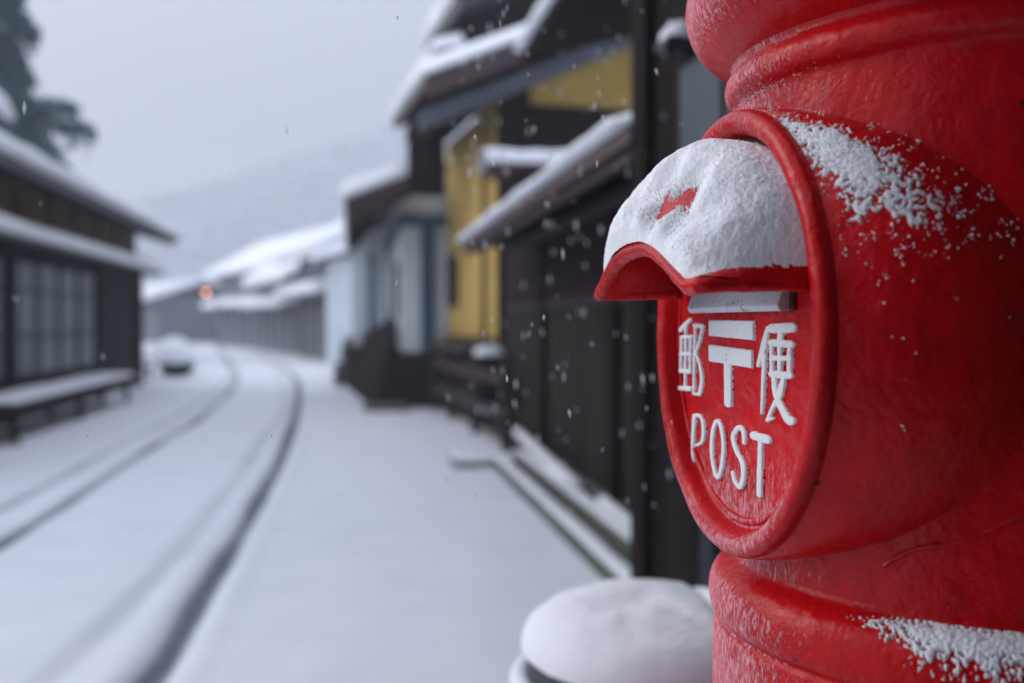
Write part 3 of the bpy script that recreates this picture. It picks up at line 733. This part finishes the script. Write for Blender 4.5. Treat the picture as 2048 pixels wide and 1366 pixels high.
# --- A2: the shop the post box stands at
S2 = Thing('shop_house', 'tall black timber shop front directly behind the post box', 'house', .97, 0)
mb = MB(); mb.box(.985, 3.2, -7, 3.12, 0, 5.2); mb.build('wall', M['dark_wood'], S2)
boards(S2, .97, -7, 3.1, .12, 2.6, 'dark_wood', wd=.3, seed=9, name='panelling')
mb = MB(); mb.box(.915, 1.05, 3.05, 3.19, 0, 5.2); mb.build('corner_post', M['dark_wood'], S2)
f_ = MB(); f_.box(.925, .965, 1.95, 2.72, 1.52, 1.90); f_ = f_.build('window', M['dark_wood'], S2)
mb = MB(); mb.box(.905, .922, 2.00, 2.32, 1.57, 1.85); mb.box(.905, .922, 2.36, 2.67, 1.57, 1.85); mb.build('pane', M['dark_glass'], f_)
for k in range(3): MB().box(.93, .955, 2.15+.16*k, 2.25+.16*k, .12, .75+.03*(k % 3)).build('skirting_board', M['old_grey'], S2)
pe = [(.25, 2.75), (.6, 2.86), (1.0, 3.0)]
tile_roof(pe, -7, 2.6, S2); snow_strip(.12, pe, -7, 2.6, .02, part=S2, seed=4); rafters(S2, .3, 2.70, 1.0, 2.92, -7, 2.55, .5)
mb = MB(); mb.box(-2.6, .98, -3.6, -1.0, 0, 5.0); mb.build('unseen_sky_blocker', M['dark_wood'], S2)  # unseen block added behind the camera to keep sky light off the post box
# snow-capped bracket on the corner
bk = Thing('wall_bracket', 'small dark iron bracket capped with snow on the shop corner beside the post box cap', 'bracket', .92, 2.64, z=1.9)
mb = MB(); mb.tube([(.96, 2.64, 1.89), (.87, 2.62, 1.91), (.84, 2.60, 1.885), (.845, 2.59, 1.855)], .012, 8); mb.build('arm', M['metal'], bk, smooth=True)
mb = MB(); mb.box(.84, .96, 2.58, 2.70, 1.905, 1.922); mb.build('shelf', M['metal'], bk, bevel=.004)
mb = MB(); mb.grid(lambda u, v: (.90+.062*math.cos(2*math.pi*u)*math.sin(v*math.pi/2), 2.64+.062*math.sin(2*math.pi*u)*math.sin(v*math.pi/2), 1.918+.058*math.cos(v*math.pi/2)**.8*(1+.2*nz(u*5, v*3))), 30, 14, cu=True)
mb.build('snow_cap', M['snow'], bk, smooth=True)

# --- B: ochre plastered two-storey house, gable end towards us
B = Thing('ochre_house', 'two-storey ochre plastered house with its timbered gable above the black boards', 'house', 1.5, 10, R(5.5))
mb = MB(); mb.prism_s([(1.52, 0), (1.52, 3.45), (5.0, 5.1), (8.5, 3.45), (8.5, 0)], 10.0, 12.92); mb.build('wall', M['ochre'], B)
mb = MB(); mb.box(1.44, 1.52, 10.0, 12.9, 0, .92); mb.build('wainscot', M['brown'], B)
for y in (10.05, 10.75):
    mb = MB(); mb.box(1.49, 1.53, y-.06, y+.06, .95, 3.4); mb.build('post', M['dark_wood'], B)
f_ = MB(); f_.box(1.49, 1.53, 12.2, 12.75, 1.35, 2.0); f_ = f_.build('window', M['dark_wood'], B)
mb = MB()
for y in np.arange(12.24, 12.72, .09): mb.box(1.475, 1.492, y, y+.04, 1.38, 1.97)
mb.build('lattice', M['brown'], f_)
mb = MB(); mb.box(1.48, 8.5, 9.93, 10.0, 2.66, 3.36); mb.build('tie_beam', M['dark_wood'], B)
for x, w_ in ((1.56, .06), (3.25, .14), (5, .12)):
    mb = MB(); mb.box(x-w_, x+w_, 9.94, 10.0, 0, 3.4 if x < 2 else 4.3); mb.build('gable_post', M['dark_wood'], B)
mb = MB(); mb.box(1.5, 1.80, 9.945, 10.0, 3.36, 3.7); mb.build('gable_panel', M['dark_wood'], B)
mb = MB(); mb.box(1.40, 1.48, 10.1, 12.85, .96, .99); mb.build('sill', M['brown'], B)
sl_ = .43
pr_ = [(.57, 3.36), (1.5, 3.36+.93*sl_), (3, 3.36+2.43*sl_), (5, 3.36+4.43*sl_)]
tile_roof(pr_, 9.0, 11.1, B, th=.10); snow_strip(.15, pr_, 8.98, 11.1, .03, part=B, seed=6)
pr2 = [(.98, 3.36+.41*sl_)]+pr_[1:]
tile_roof(pr2, 11.1, 12.95, B, th=.10); snow_strip(.12, pr2[1:], 11.1, 12.95, .0, part=B, seed=7)
mb = MB(); mb.prism_s([(.66, 3.22), (5.0, 3.22+4.34*sl_), (5.0, 3.07+4.34*sl_), (.66, 3.03)], 9.86, 9.93); mb.build('bargeboard', M['barge'], B)
mb = MB(); mb.prism_s([(.60, 3.27), (5.0, 3.27+4.40*sl_), (5.0, 3.16+4.40*sl_), (.60, 3.16)], 8.98, 9.05); mb.build('verge_board', M['tile'], B)
mb = MB(); mb.prism_s([(.70, 3.27), (1.52, 3.27+.82*sl_), (1.52, 3.15+.82*sl_), (.70, 3.15)], 9.95, 11.08); mb.prism_s([(1.02, 3.41), (1.52, 3.27+.82*sl_), (1.52, 3.15+.82*sl_), (1.02, 3.29)], 11.08, 12.9); mb.build('soffit', M['dark_wood'], B)
rafters(B, .62, 3.28, 5.0, 3.28+4.38*sl_, 9.1, 9.85, .34)
mb = MB(); mb.prism_s([(.86, 2.66), (1.30, 2.66), (1.30, 3.46), (.86, 3.3)], 11.9, 12.0); mb.build('wing_panel', M['dark_wood'], B)
# upper storey behind
mb = MB(); mb.box(2.3, 7.5, 11.2, 12.9, 3.9, 5.6); mb.build('upper_wall', M['dark_wood'], B)
pu = [(1.25, 4.75), (2.3, 5.2), (4.6, 6.2)]
tile_roof(pu, 10.8, 13.0, B, 'tile_grey', th=.2, name='upper_roof'); snow_strip(.24, pu, 10.8, 13.0, .05, name='upper_roof_snow', part=B, seed=8)
mb = MB(); mb.box(1.35, 2.3, 11.3, 12.9, 3.95, 5.0); mb.build('upper_boarding', M['dark_wood'], B)
pv = [(1.02, 4.12), (1.35, 4.22)]
tile_roof(pv, 10.9, 13.0, B, 'tile_grey', name='belt_roof'); snow_strip(.14, pv, 10.9, 13.0, .05, name='belt_snow', part=B, seed=9)

# low fence rail of the ochre house, beside the boards
dr = Thing('timber_rail', 'dark red-brown timber rail along the foot of the ochre wall', 'rail', 1.3, 10, R(4))
MB().prism_s([(1.16, .90), (1.44, .92), (1.44, .84), (1.16, .84)], 10.1, 12.7).build('shelf', M['brown'], dr)
for z_ in (.60, .28): MB().box(1.18, 1.24, 8.5, 12.7, z_, z_+.11).build('beam', M['brown'], dr)
for y in (8.6, 10.0, 11.4, 12.6): MB().box(1.20, 1.28, y-.04, y+.04, 0, .86).build('post', M['brown'], dr)
bx = Thing('crate', 'snow-topped dark box at the end of the timber rail', 'box', 1.38, 9.6)
mb = MB(); mb.box(1.22, 1.44, 9.45, 9.78, .16, .84); mb.build('case', M['dark_wood'], bx, bevel=.01)
mb = MB(); mb.grid(lambda u, v: (1.33+.14*math.copysign(abs(math.cos(2*math.pi*u))**.6, math.cos(2*math.pi*u))*math.sin(v*math.pi/2), 9.61+.19*math.copysign(abs(math.sin(2*math.pi*u))**.6, math.sin(2*math.pi*u))*math.sin(v*math.pi/2), .835+.09*math.cos(v*math.pi/2)**.6), 32, 12, cu=True); mb.build('snow_cap', M['snow'], bx, smooth=True)

# --- C: white plastered storehouse
Cc = Thing('white_storehouse', 'white plastered storehouse with slate-blue timbers beyond the ochre house', 'house', .62, 12.95)
cx = .64
mb = MB(); mb.prism_s([(cx, 0), (cx, 2.86), (2.4, 3.62), (4.2, 2.75), (4.2, 0)], 13.02, 17); mb.prism_s([(.03, 0), (.03, 2.56), (2.4, 3.62), (4.2, 2.75), (4.2, 0)], 17.01, 21.5); mb.build('wall', M['white'], Cc)
MB().box(.0, cx, 16.94, 17.01, 0, .75).build('wainscot', M['dark_wood'], Cc)
MB().box(.30, .38, 16.95, 17.01, .75, 2.3).build('post', M['slate'], Cc)
MB().box(cx, 1.6, 12.93, 13.02, 0, .76).build('wainscot', M['dark_wood'], Cc)
MB().box(cx-.04, 1.5, 12.92, 13.02, 2.40, 2.54).build('beam', M['slate'], Cc)
MB().box(.90, 1.07, 12.93, 13.02, .76, 2.40).build('post', M['slate'], Cc)
MB().box(1.30, 1.36, 12.95, 13.02, .76, 2.40).build('post', M['slate'], Cc)
MB().box(cx-.06, cx, 13.03, 16.9, 2.36, 2.50).build('beam', M['slate'], Cc)
for y in (14.6, 16.8): MB().box(cx-.035, cx, y-.05, y+.05, .8, 2.36).build('post', M['slate'], Cc)
f_ = MB(); f_.box(cx-.02, cx+.0, 13.35, 14.1, 1.25, 1.98); f_.build('window', M['dark_wood'], Cc)
MB().box(cx-.05, cx, 13.03, 16.9, 0, .8).build('wainscot', M['dark_wood'], Cc)
pc = [(-.06, 2.66), (cx, 2.95), (2.4, 3.75)]
tile_roof(pc, 13.1, 22, Cc, th=.14); snow_strip(.20, pc, 13.1, 22, .05, part=Cc, seed=11)
pc0 = [(-.06, 2.66), (.4, 2.84), (.72, 2.985)]
tile_roof(pc0, 12.3, 13.09, Cc, th=.14, name='verge_roof'); snow_strip(.20, pc0, 12.25, 13.09, .05, name='verge_snow', part=Cc, seed=11)
pc2 = [(4.6, 2.78), (2.4, 3.75)]
tile_roof(pc2, 13.1, 22, Cc, th=.14); snow_strip(.20, pc2, 13.1, 22, .05, part=Cc, seed=12)
MB().prism_s([(-.02, 2.52), (.72, 2.85), (.72, 2.69), (.02, 2.36)], 12.32, 12.4).build('bargeboard', M['brown'], Cc)
MB().prism_s([(.0, 2.48), (.34, 2.62), (.34, 2.48), (.06, 2.1), (-.04, 2.1)], 12.9, 13.1).build('eave_bracket', M['dark_wood'], Cc)
# slanted dark fence in front of it
ft = Thing('slanted_fence', 'dark slatted guard fence leaning on the white storehouse wall', 'fence', .4, 13, R(4.8))
mb = MB()
for k in range(30):
    y = 13.05+k*.27; zt = 1.20-.40*(k/29)**.7
    mb.prism_s([(.29, 0), (.33, 0), (.585, zt), (.55, zt)], y, y+.2)
mb.build('slats', M['dark_wood'], ft)
mb = MB(); mb.tube([(.54, 13.05, 1.19), (.54, 16, .98), (.54, 21, .80)], .03, 6); mb.build('top_rail', M['dark_wood'], ft)
MB().prism_s([(.30, .0), (.58, 0), (.585, 1.2), (.55, 1.22)], 12.94, 13.03).build('end_panel', M['dark_wood'], ft)

# --- far row on the outside of the bend
def far_house(q, s, rot, length, wl, label, hz=1.9, up=3.0, depth=5, seed=1, eave=.75, group=None, wallmat='hazed_wood'):
    T = Thing('town_house', label, 'house', q, s, rot, group)
    x0, y0 = q, s
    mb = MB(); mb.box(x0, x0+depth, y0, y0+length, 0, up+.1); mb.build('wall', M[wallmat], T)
    for y in np.arange(y0+.2, y0+length-.2, 1.35): MB().box(x0-.05, x0, y, y+.12, 0, hz).build('post', M['dark_wood'], T)
    for y in np.arange(y0+1.3, y0+length-1.6, 2.7): MB().box(x0-.02, x0-.003, y, y+1.2, .6, 1.6).build('window', M['dark_glass'], T)
    p1 = [(x0-eave, hz), (x0, hz+.25)]; tile_roof(p1, y0-.3, y0+length+.3, T, 'tile_grey', pitch=.5, name='pent_roof'); snow_strip(.28, p1, y0-.3, y0+length+.3, .08, name='pent_snow', part=T, seed=seed)
    p2 = [(x0-eave*.9, up), (x0+depth/2, up+1.8)]; tile_roof(p2, y0-.4, y0+length+.4, T, 'tile_grey', pitch=.5); snow_strip(.30, p2, y0-.4, y0+length+.4, .08, part=T, seed=seed+1)
    p3 = [(x0+depth+eave*.9, up), (x0+depth/2, up+1.8)]; tile_roof(p3, y0-.4, y0+length+.4, T, 'tile_grey', pitch=.5); snow_strip(.30, p3, y0-.4, y0+length+.4, .08, part=T, seed=seed+2)
    return T
def st(X_, Y_): return (X_*math.cos(PSI)+Y_*math.sin(PSI), -X_*math.sin(PSI)+Y_*math.cos(PSI))
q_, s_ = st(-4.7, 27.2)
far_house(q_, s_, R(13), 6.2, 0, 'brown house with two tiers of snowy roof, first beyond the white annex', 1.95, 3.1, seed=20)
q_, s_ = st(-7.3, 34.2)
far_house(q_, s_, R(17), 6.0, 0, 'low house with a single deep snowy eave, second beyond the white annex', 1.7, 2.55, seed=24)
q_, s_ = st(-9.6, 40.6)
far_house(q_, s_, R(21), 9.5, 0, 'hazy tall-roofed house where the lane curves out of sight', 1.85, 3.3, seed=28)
q_, s_ = st(-3.9, 22.6)
D_ = Thing('plaster_annex', 'narrow white plaster annex beyond the storehouse, before the brown house', 'house', q_-.55, s_, R(2.0))
mb = MB(); x0 = q_-.55+.35; mb.box(x0-.05, x0+3, s_+1.5, s_+4.5, 0, 2.75); mb.build('wall', M['white'], D_)
p1 = [(x0-.35, 2.62), (x0+1.5, 3.2)]; tile_roof(p1, s_+1.2, s_+4.7, D_, 'tile_grey'); snow_strip(.25, p1, s_+1.1, s_+4.7, .05, part=D_, seed=31)
bl = Thing('bollard', 'short dark bollard in the snow before the white annex', 'bollard', *st(-3.0, 17.2))
mb = MB(); qx, sx = st(-3.0, 17.2); mb.tube([(qx, sx, -.02), (qx, sx, .42), (qx, sx, .5)], [.07, .065, .02], 12); mb.build('post', M['metal'], bl, smooth=True)
mb = MB(); mb.grid(lambda u, v: (qx+.08*math.cos(6.283*u)*math.sin(v*1.57), sx+.08*math.sin(6.283*u)*math.sin(v*1.57), .47+.08*math.cos(v*1.57)), 16, 8, cu=True); mb.build('snow_cap', M['snow'], bl, smooth=True)

# --- E: dark house on the left
E_ = Thing('tea_house', 'dark timber house with ochre upper wall and glazed front, left of the lane', 'house', -3.75, 12)
mb = MB(); mb.box(-9, -3.77, 6.8, 18.6, 0, 2.95); mb.build('wall', M['dark_wood'], E_)
mb = MB(); mb.box(-3.77, -3.74, 6.8, 18.4, 2.22, 2.74); mb.build('upper_wall', M['ochre_dark'], E_)
for y in np.arange(7.2, 18.5, 1.2):
    mb = MB(); mb.box(-3.74, -3.70, y-.05, y+.05, 2.2, 2.75); mb.build('stud', M['dark_wood'], E_)
for y in (9.6, 11.7, 15.65, 18.45):
    mb = MB(); mb.box(-3.76, -3.64, y-.08, y+.08, 0, 2.1); mb.build('post', M['dark_wood'], E_)
for k, y in enumerate((9.85, 10.75, 11.85, 12.75, 13.65, 14.6)):
    f_ = MB(); f_.box(-3.765, -3.72, y, y+.82, .45, 1.92); f_ = f_.build('window', M['dark_wood'], E_)
    mb = MB()
    for c in range(2):
        mb.box(-3.722, -3.712, y+.07+c*.37, y+.07+c*.37+.29, .55, 1.84)
    mb.build('pane', M['glass'], f_)
    for z_ in (1.5, .98): MB().box(-3.712, -3.700, y+.03, y+.79, z_, z_+.03).build('muntin', M['dark_wood'], f_)
pE = [(-3.28, 2.03), (-3.75, 2.2)]
tile_roof(pE, 6.8, 18.5, E_, 'tile_grey', name='pent_roof'); snow_strip(.13, pE, 6.8, 18.55, .05, name='pent_snow', part=E_, seed=40); rafters(E_, -3.33, 1.99, -3.75, 2.15, 6.8, 18.4, .6)
pE2 = [(-3.15, 2.72), (-5.5, 3.45)]
tile_roof(pE2, 6.8, 19.2, E_, 'tile_grey', th=.12); snow_strip(.17, pE2, 6.8, 19.25, .05, part=E_, seed=42); rafters(E_, -3.22, 2.62, -3.9, 2.83, 6.8, 19.1, .5)
pE3 = [(-3.55, 3.28), (-5.8, 4.1)]
mb = MB(); mb.box(-8, -3.95, 6.8, 11, 2.9, 3.4); mb.build('loft_wall', M['dark_wood'], E_)
tile_roof(pE3, 6.8, 11.2, E_, 'tile_grey', th=.16, name='loft_roof'); snow_strip(.24, pE3, 6.8, 11.25, .07, name='loft_snow', part=E_, seed=44)
# bench
bn = Thing('bench', 'long plank bench with snow on its seat before the glazed front', 'bench', -3.3, 12.5)
mb = MB()
for k in range(3): mb.box(-3.50+k*.145, -3.37+k*.145, 9.7, 14.8, .36, .40)
mb.build('seat', M['dark_wood'], bn)
for y in (9.9, 12.2, 14.6):
    for x in (-3.47, -3.13):
        mb = MB(); mb.box(x, x+.06, y-.035, y+.035, 0, .36); mb.build('leg', M['dark_wood'], bn)
mb = MB(); mb.box(-3.06, -3.03, 9.7, 14.8, .30, .395); mb.build('apron', M['dark_wood'], bn)
snow_strip(.055, [(-3.05, .40), (-3.3, .402), (-3.5, .40)], 9.75, 14.75, .01, name='seat_snow', part=bn, seed=50)
# low barrier and snowy bush beyond the bench
rl = Thing('low_barrier', 'low bar barrier with snow beyond the bench', 'barrier', *st(-6.3, 17.2))
qx, sx = st(-6.5, 16.2)
for k in range(3):
    mb = MB(); mb.tube([(qx, sx+k*1.5, 0), (qx, sx+k*1.5, .42)], .045, 8); mb.build('post', M['dark_wood'], rl)
mb = MB(); mb.tube([(qx, sx-.1, .30), (qx, sx+3.1, .30)], .045, 8); mb.build('rail', M['dark_wood'], rl)
mb = MB(); mb.tube([(qx, sx-.1, .37), (qx, sx+1.5, .385), (qx, sx+3.1, .37)], .05, 8); mb.build('rail_snow', M['snow'], rl, smooth=True)
def leafy(mb, c, rad, n, size, flat=1.0, rnd=random):
    for k in range(n):
        d = Vector((rnd.gauss(0, 1), rnd.gauss(0, 1), rnd.gauss(0, 1))).normalized()*rnd.random()**.4
        p = Vector(c)+Vector((d.x*rad[0], d.y*rad[1], d.z*rad[2])); a = Vector((rnd.gauss(0, 1), rnd.gauss(0, 1), rnd.gauss(0, .6))).normalized(); b = a.orthogonal().normalized()
        s = size*rnd.uniform(.6, 1.4); mb.add([p-a*s, p+b*s*.4, p+a*s, p-b*s*.4], [(0, 1, 2, 3)])
sb = Thing('shrub', 'clipped dark shrub bent under a snow cap beside the far wall of the timber house', 'shrub', *st(-7.0, 20.5))
qx, sx = st(-6.9, 20.5)
mb = MB(); mb.tube([(qx, sx, 0), (qx+.05, sx, .4), (qx, sx, .6)], [.05, .04, .02], 6); mb.build('stem', M['bark'], sb)
mb = MB(); leafy(mb, (qx, sx, .30), (.34, .7, .28), 1300, .07); mb.build('foliage', M['needle'], sb)
mb = MB(); mb.grid(lambda u, v: (qx-.10+.48*math.cos(6.283*u)*math.sin(v*1.57), sx+.85*math.sin(6.283*u)*math.sin(v*1.57), .34+.48*math.cos(v*1.57)*(1+.2*nz(u*6, v*4))), 32, 12, cu=True); mb.build('snow_cap', M['snow'], sb, smooth=True)

# --- houses beyond on the left
q_, s_ = st(-11.2, 26.5)
G_ = Thing('gable_house', 'grey gabled house in the haze beyond the timber house on the left', 'house', q_, s_, R(12))
mb = MB(); mb.box(q_-5, q_, s_, s_+11, 0, 2.9); mb.build('wall', M['grey_wood'], G_)
for y in np.arange(s_+.8, s_+10, 2.4): MB().box(q_+.003, q_+.02, y, y+1.3, .6, 1.9).build('window', M['dark_glass'], G_)
p1 = [(q_+.7, 2.75), (q_-2.5, 3.75)]; tile_roof(p1, s_-.4, s_+11.4, G_, 'tile_grey'); snow_strip(.28, p1, s_-.4, s_+11.4, .06, part=G_, seed=60)
p1 = [(q_-5.7, 2.75), (q_-2.5, 3.75)]; tile_roof(p1, s_-.4, s_+11.4, G_, 'tile_grey'); snow_strip(.28, p1, s_-.4, s_+11.4, .06, part=G_, seed=62)
p1 = [(q_+.9, 1.85), (q_, 2.15)]; tile_roof(p1, s_-.2, s_+11.2, G_, 'tile_grey', name='pent_roof'); snow_strip(.22, p1, s_-.2, s_+11.2, .06, name='pent_snow', part=G_, seed=64)
q_, s_ = st(-14.8, 56)
G2 = Thing('gable_house', 'faint pale house where the lane bends out of sight', 'house', q_, s_, R(24))
mb = MB(); mb.box(q_-5, q_, s_, s_+12, 0, 2.6); mb.build('wall', M['grey_wood'], G2)
p1 = [(q_+.7, 2.3), (q_-2.5, 3.4)]; tile_roof(p1, s_-.4, s_+12.4, G2, 'tile_grey', pitch=.5); snow_strip(.3, p1, s_-.4, s_+12.4, .06, part=G2, seed=66)
p1 = [(q_-5.7, 2.3), (q_-2.5, 3.4)]; tile_roof(p1, s_-.4, s_+12.4, G2, 'tile_grey', pitch=.5); snow_strip(.3, p1, s_-.4, s_+12.4, .06, part=G2, seed=68)

# --- street lamp, lit
lp = link(bpy.data.objects.new('street_lamp', None)); lp.location = (-12.9, 42, 0); LP = Loc(lp)
tag(lp, 'small lit street lamp glowing orange far down the lane', 'street lamp')
mb = MB(); mb.tube([(.5, 0, 0), (.5, 0, 2.5), (.35, 0, 2.6), (0, 0, 2.55)], [.05, .04, .03, .02], 8); mb.build('pole', M['metal'], LP, smooth=True)
mb = MB(); mb.grid(lambda u, v: (.055*math.cos(6.283*u)*math.sin(v*math.pi), .055*math.sin(6.283*u)*math.sin(v*math.pi), 2.42+.055*math.cos(v*math.pi)), 16, 12, cu=True); mb.build('globe', M['lamp'], LP, smooth=True)
mb = MB(); mb.grid(lambda u, v: (.12*math.cos(6.283*u)*v, .12*math.sin(6.283*u)*v, 2.55-.06*v), 16, 4, cu=True); mb.build('lamp_shade', M['metal'], LP, smooth=True)

# --- gutter edge, logs, stone slabs on the right
def kerb(q0, w_, y0, y1, h, label, mat='stone', snow=.035):
    T = Thing('kerb_stone', label, 'kerb', q0, (y0+y1)/2)
    mb = MB(); mb.box(q0, q0+w_, y0, y1, -.02, h); mb.build('stone', M[mat], T, bevel=.008)
    snow_strip(snow, [(q0+.015, h), (q0+w_/2, h+.003), (q0+w_-.01, h)], y0+.02, y1-.02, .006, name='snow_cover', part=T, seed=q0*10, lump=2); return T
kerb(1.075, .09, 3.0, 7.9, .10, 'outer stone edging of the gutter under a strip of snow')
kerb(1.235, .09, 3.0, 7.6, .15, 'inner stone edging of the gutter beside the board wall')
def log(p0, p1, r, label):
    T = Thing('fallen_log', label, 'log', p0[0], p0[1])
    mb = MB(); n = 14; P = [Vector(p0).lerp(Vector(p1), k/(n-1))+Vector((.01*nz(k, 1), 0, .006*nz(k, 3))) for k in range(n)]
    mb.tube(P, [r*(1+.08*nz(k*.7, 5)) for k in range(n)], 10); mb.build('trunk', M['dark_wood'], T, smooth=True)
    for f in (.12, .85):
        p = Vector(p0).lerp(Vector(p1), f); mb = MB(); mb.box(p.x-.05, p.x+.05, p.y-.05, p.y+.05, -.01, p.z-r*.9); mb.build('block', M['stone'], T)
    mb = MB(); mb.tube([p+Vector((-.008, 0, r*.72)) for p in P[1:-1]], [r*.82*(1+.15*nz(k*.9, 9)) for k in range(n-2)], 10); mb.build('snow_cover', M['snow'], T, smooth=True)
log((1.335, 3.5, .10), (1.345, 5.35, .165), .042, 'snow-topped log lying by the board wall, nearer to the post box')
log((1.33, 5.5, .13), (1.345, 8.2, .23), .048, 'snow-topped log lying by the board wall, farther from the post box')
sp_ = Thing('stone_step', 'flat mossy stone step with snow on top beside the gutter', 'stone', .95, 7.8)
mb = MB(); mb.box(.78, 1.2, 7.55, 8.05, -.02, .07); mb.build('slab', M['stone'], sp_, bevel=.01)
snow_strip(.05, [(.80, .07), (1.0, .073), (1.18, .07)], 7.6, 8.03, .006, name='snow_cover', part=sp_, seed=72)
sp_ = Thing('stone_step', 'mossy foundation stone at the near corner of the white storehouse', 'stone', .2, 12.6)
mb = MB(); mb.box(.15, .72, 12.45, 12.84, -.02, .12); mb.build('slab', M['stone'], sp_, bevel=.02)
mb = MB(); mb.tube([(0, 0, -.01), (0, 0, .03), (0, 0, .06)], [.17, .16, .07], 9)
ro = mb.build('rock', M['stone'], None, smooth=True); ro.location = (-4.62, 9.0, 0.02); ro.scale = (1.2, .8, 1); tag(ro, 'small dark stone poking out of the snow near the bench', 'stone')

# --- cedar behind the left houses
tr = link(bpy.data.objects.new('cedar_tree', None)); tr.location = (-11.6, 22, 0); TRE = Loc(tr)
tag(tr, 'tall dark cedar with drooping branches behind the timber house', 'tree')
mb = MB(); mb.tube([(0, 0, 0), (.1, 0, 3), (0, .1, 6), (.1, 0, 9), (0, 0, 12)], [.28, .24, .18, .11, .03], 10); mb.build('trunk', M['bark'], TRE, smooth=True)
rnd = random.Random(5); lim = MB(); fol = MB()
def branch(z0, ang, L, lift, droop, dens=1.0):
    P = []; n = 12
    for k in range(n):
        s = k/(n-1); r = L*s; P.append(Vector((r*math.cos(ang), r*math.sin(ang), z0+lift*s-droop*s*s+.08*nz(s*4, z0*3))))
    lim.tube(P, [.05*(1-s/12)+.006 for s in range(n)], 6)
    for k in range(1, n):
        for q in range(int(26*dens)):
            s = rnd.random(); p = P[k-1].lerp(P[k], s); side = Vector((-math.sin(ang), math.cos(ang), 0))*rnd.gauss(0, .20*(1-k/n*.7)); dn = Vector((0, 0, -abs(rnd.gauss(0, .24))+.06))
            c = p+side+dn; a = (side.normalized()*.5+Vector((math.cos(ang), math.sin(ang), 0))*.5+Vector((0, 0, -rnd.uniform(.2, 1.1)))).normalized(); b = a.cross(Vector((rnd.gauss(0, 1), rnd.gauss(0, 1), rnd.gauss(0, 1)))).normalized()
            l = rnd.uniform(.12, .30); w2 = l*.28; fol.add([c, c+a*l*.5+b*w2, c+a*l, c+a*l*.5-b*w2], [(0, 1, 2, 3)])
for k in range(74):
    z = 2.8+8.6*k/74; ang = rnd.uniform(0, 6.283); L = 1.35*(1-(z-2.8)/16)+rnd.uniform(-.3, .35)
    if 6.4 < z < 7.1 and -0.9 < ((ang+3.14) % 6.283-3.14) < .9: L *= .5
    branch(z, ang, max(.4, L), rnd.uniform(.0, .4), rnd.uniform(.3, .9), 1.5)
branch(5.35, R(-10), 2.15, .55, 1.65, 2.2); branch(5.6, R(10), 2.2, .3, .35, 1.5); branch(5.9, R(-5), 2.0, .3, .2, 1.2); branch(5.0, R(5), 1.5, .2, .4, 2.0)
lim.build('branches', M['bark'], TRE, smooth=True); fol.build('foliage', M['needle'], TRE)

# ------------------------------------------------------------------ falling snow (one mass)
rnd = random.Random(11); mb = MB()
def flake(X_, Y_, Z_, r, el):
    tilt = rnd.gauss(-.10, .10); ax_ = Vector((tilt, rnd.gauss(0, .05), 1)).normalized(); t1 = ax_.orthogonal().normalized(); t2 = ax_.cross(t1); c = Vector((X_, Y_, Z_)); n = 5
    vs = [c+ax_*r*el]+[c+(t1*math.cos(a)+t2*math.sin(a))*r*rnd.uniform(.5, 1.4)+ax_*r*el*.35*rnd.uniform(-.8, 1) for a in [6.283*k/n for k in range(n)]]+[c-ax_*r*el]
    mb.add(vs, [(0, 1+k, 1+(k+1) % n) for k in range(n)]+[(n+1, 1+(k+1) % n, 1+k) for k in range(n)])
def put(px, py, d, r, el): flake((px-1024)/1991*d, d, H+(645-py)/1991*d, r, el)
for k in range(650):
    d = .6*(26/.6)**rnd.random()**.8; X_ = rnd.uniform(-.55, .55)*d*1.2; Z_ = H+rnd.uniform(-.36, .36)*d*1.2
    if Z_ < .05: continue
    ang_ = X_/d
    if d < 2.2 and ang_ > .08: continue          # sheltered behind and beside the post box
    if d > 3 and ang_ > .12: continue
    if ang_ < -.05 and rnd.random() < .3: continue
    if (Z_-H)/d < -.12: continue
    flake(X_, d, Z_, rnd.uniform(.0006, .0014)*(1+.3*d**.5), rnd.uniform(2, 4.5))
for k in range(190):
    d = rnd.uniform(.85, 2.6); a_ = rnd.uniform(-.07, .17)
    flake(a_*d, d, H+rnd.uniform(-.2, .34)*d, rnd.uniform(.0006, .0015)*(d/1.1), rnd.uniform(2.5, 6))
fs = mb.build('falling_snow', M['flake'], smooth=True); tag(fs, 'snowflakes drifting down through the lane', None, None, 'stuff')

for nm_, gr_ in (('town_house', 'houses along the outside of the bend'), ('gable_house', 'grey houses in the haze on the left'), ('fallen_log', 'snow-topped logs along the board wall'),
                 ('kerb_stone', 'stone gutter edgings beside the board wall'), ('stone_step', 'mossy stone slabs by the house walls')):
    for o in bpy.data.objects:
        if o.parent is None and o.name.split('.')[0] == nm_: o['group'] = gr_
# ------------------------------------------------------------------ snowy air
mb = MB(); mb.box(-260, 380, -70, 400, -1.2, 60)
m = bpy.data.materials.new('snowy_air'); m.use_nodes = True; t = m.node_tree; t.nodes.clear()
o_ = t.nodes.new('ShaderNodeOutputMaterial'); pv_ = t.nodes.new('ShaderNodeVolumePrincipled')
pv_.inputs['Color'].default_value = (.70, .725, .78, 1); pv_.inputs['Density'].default_value = .0043; pv_.inputs['Anisotropy'].default_value = .1
t.links.new(pv_.outputs[0], o_.inputs['Volume'])
hz_ = mb.build('haze', m); tag(hz_, 'snow-laden air fading the far end of the lane', None, None, 'stuff')
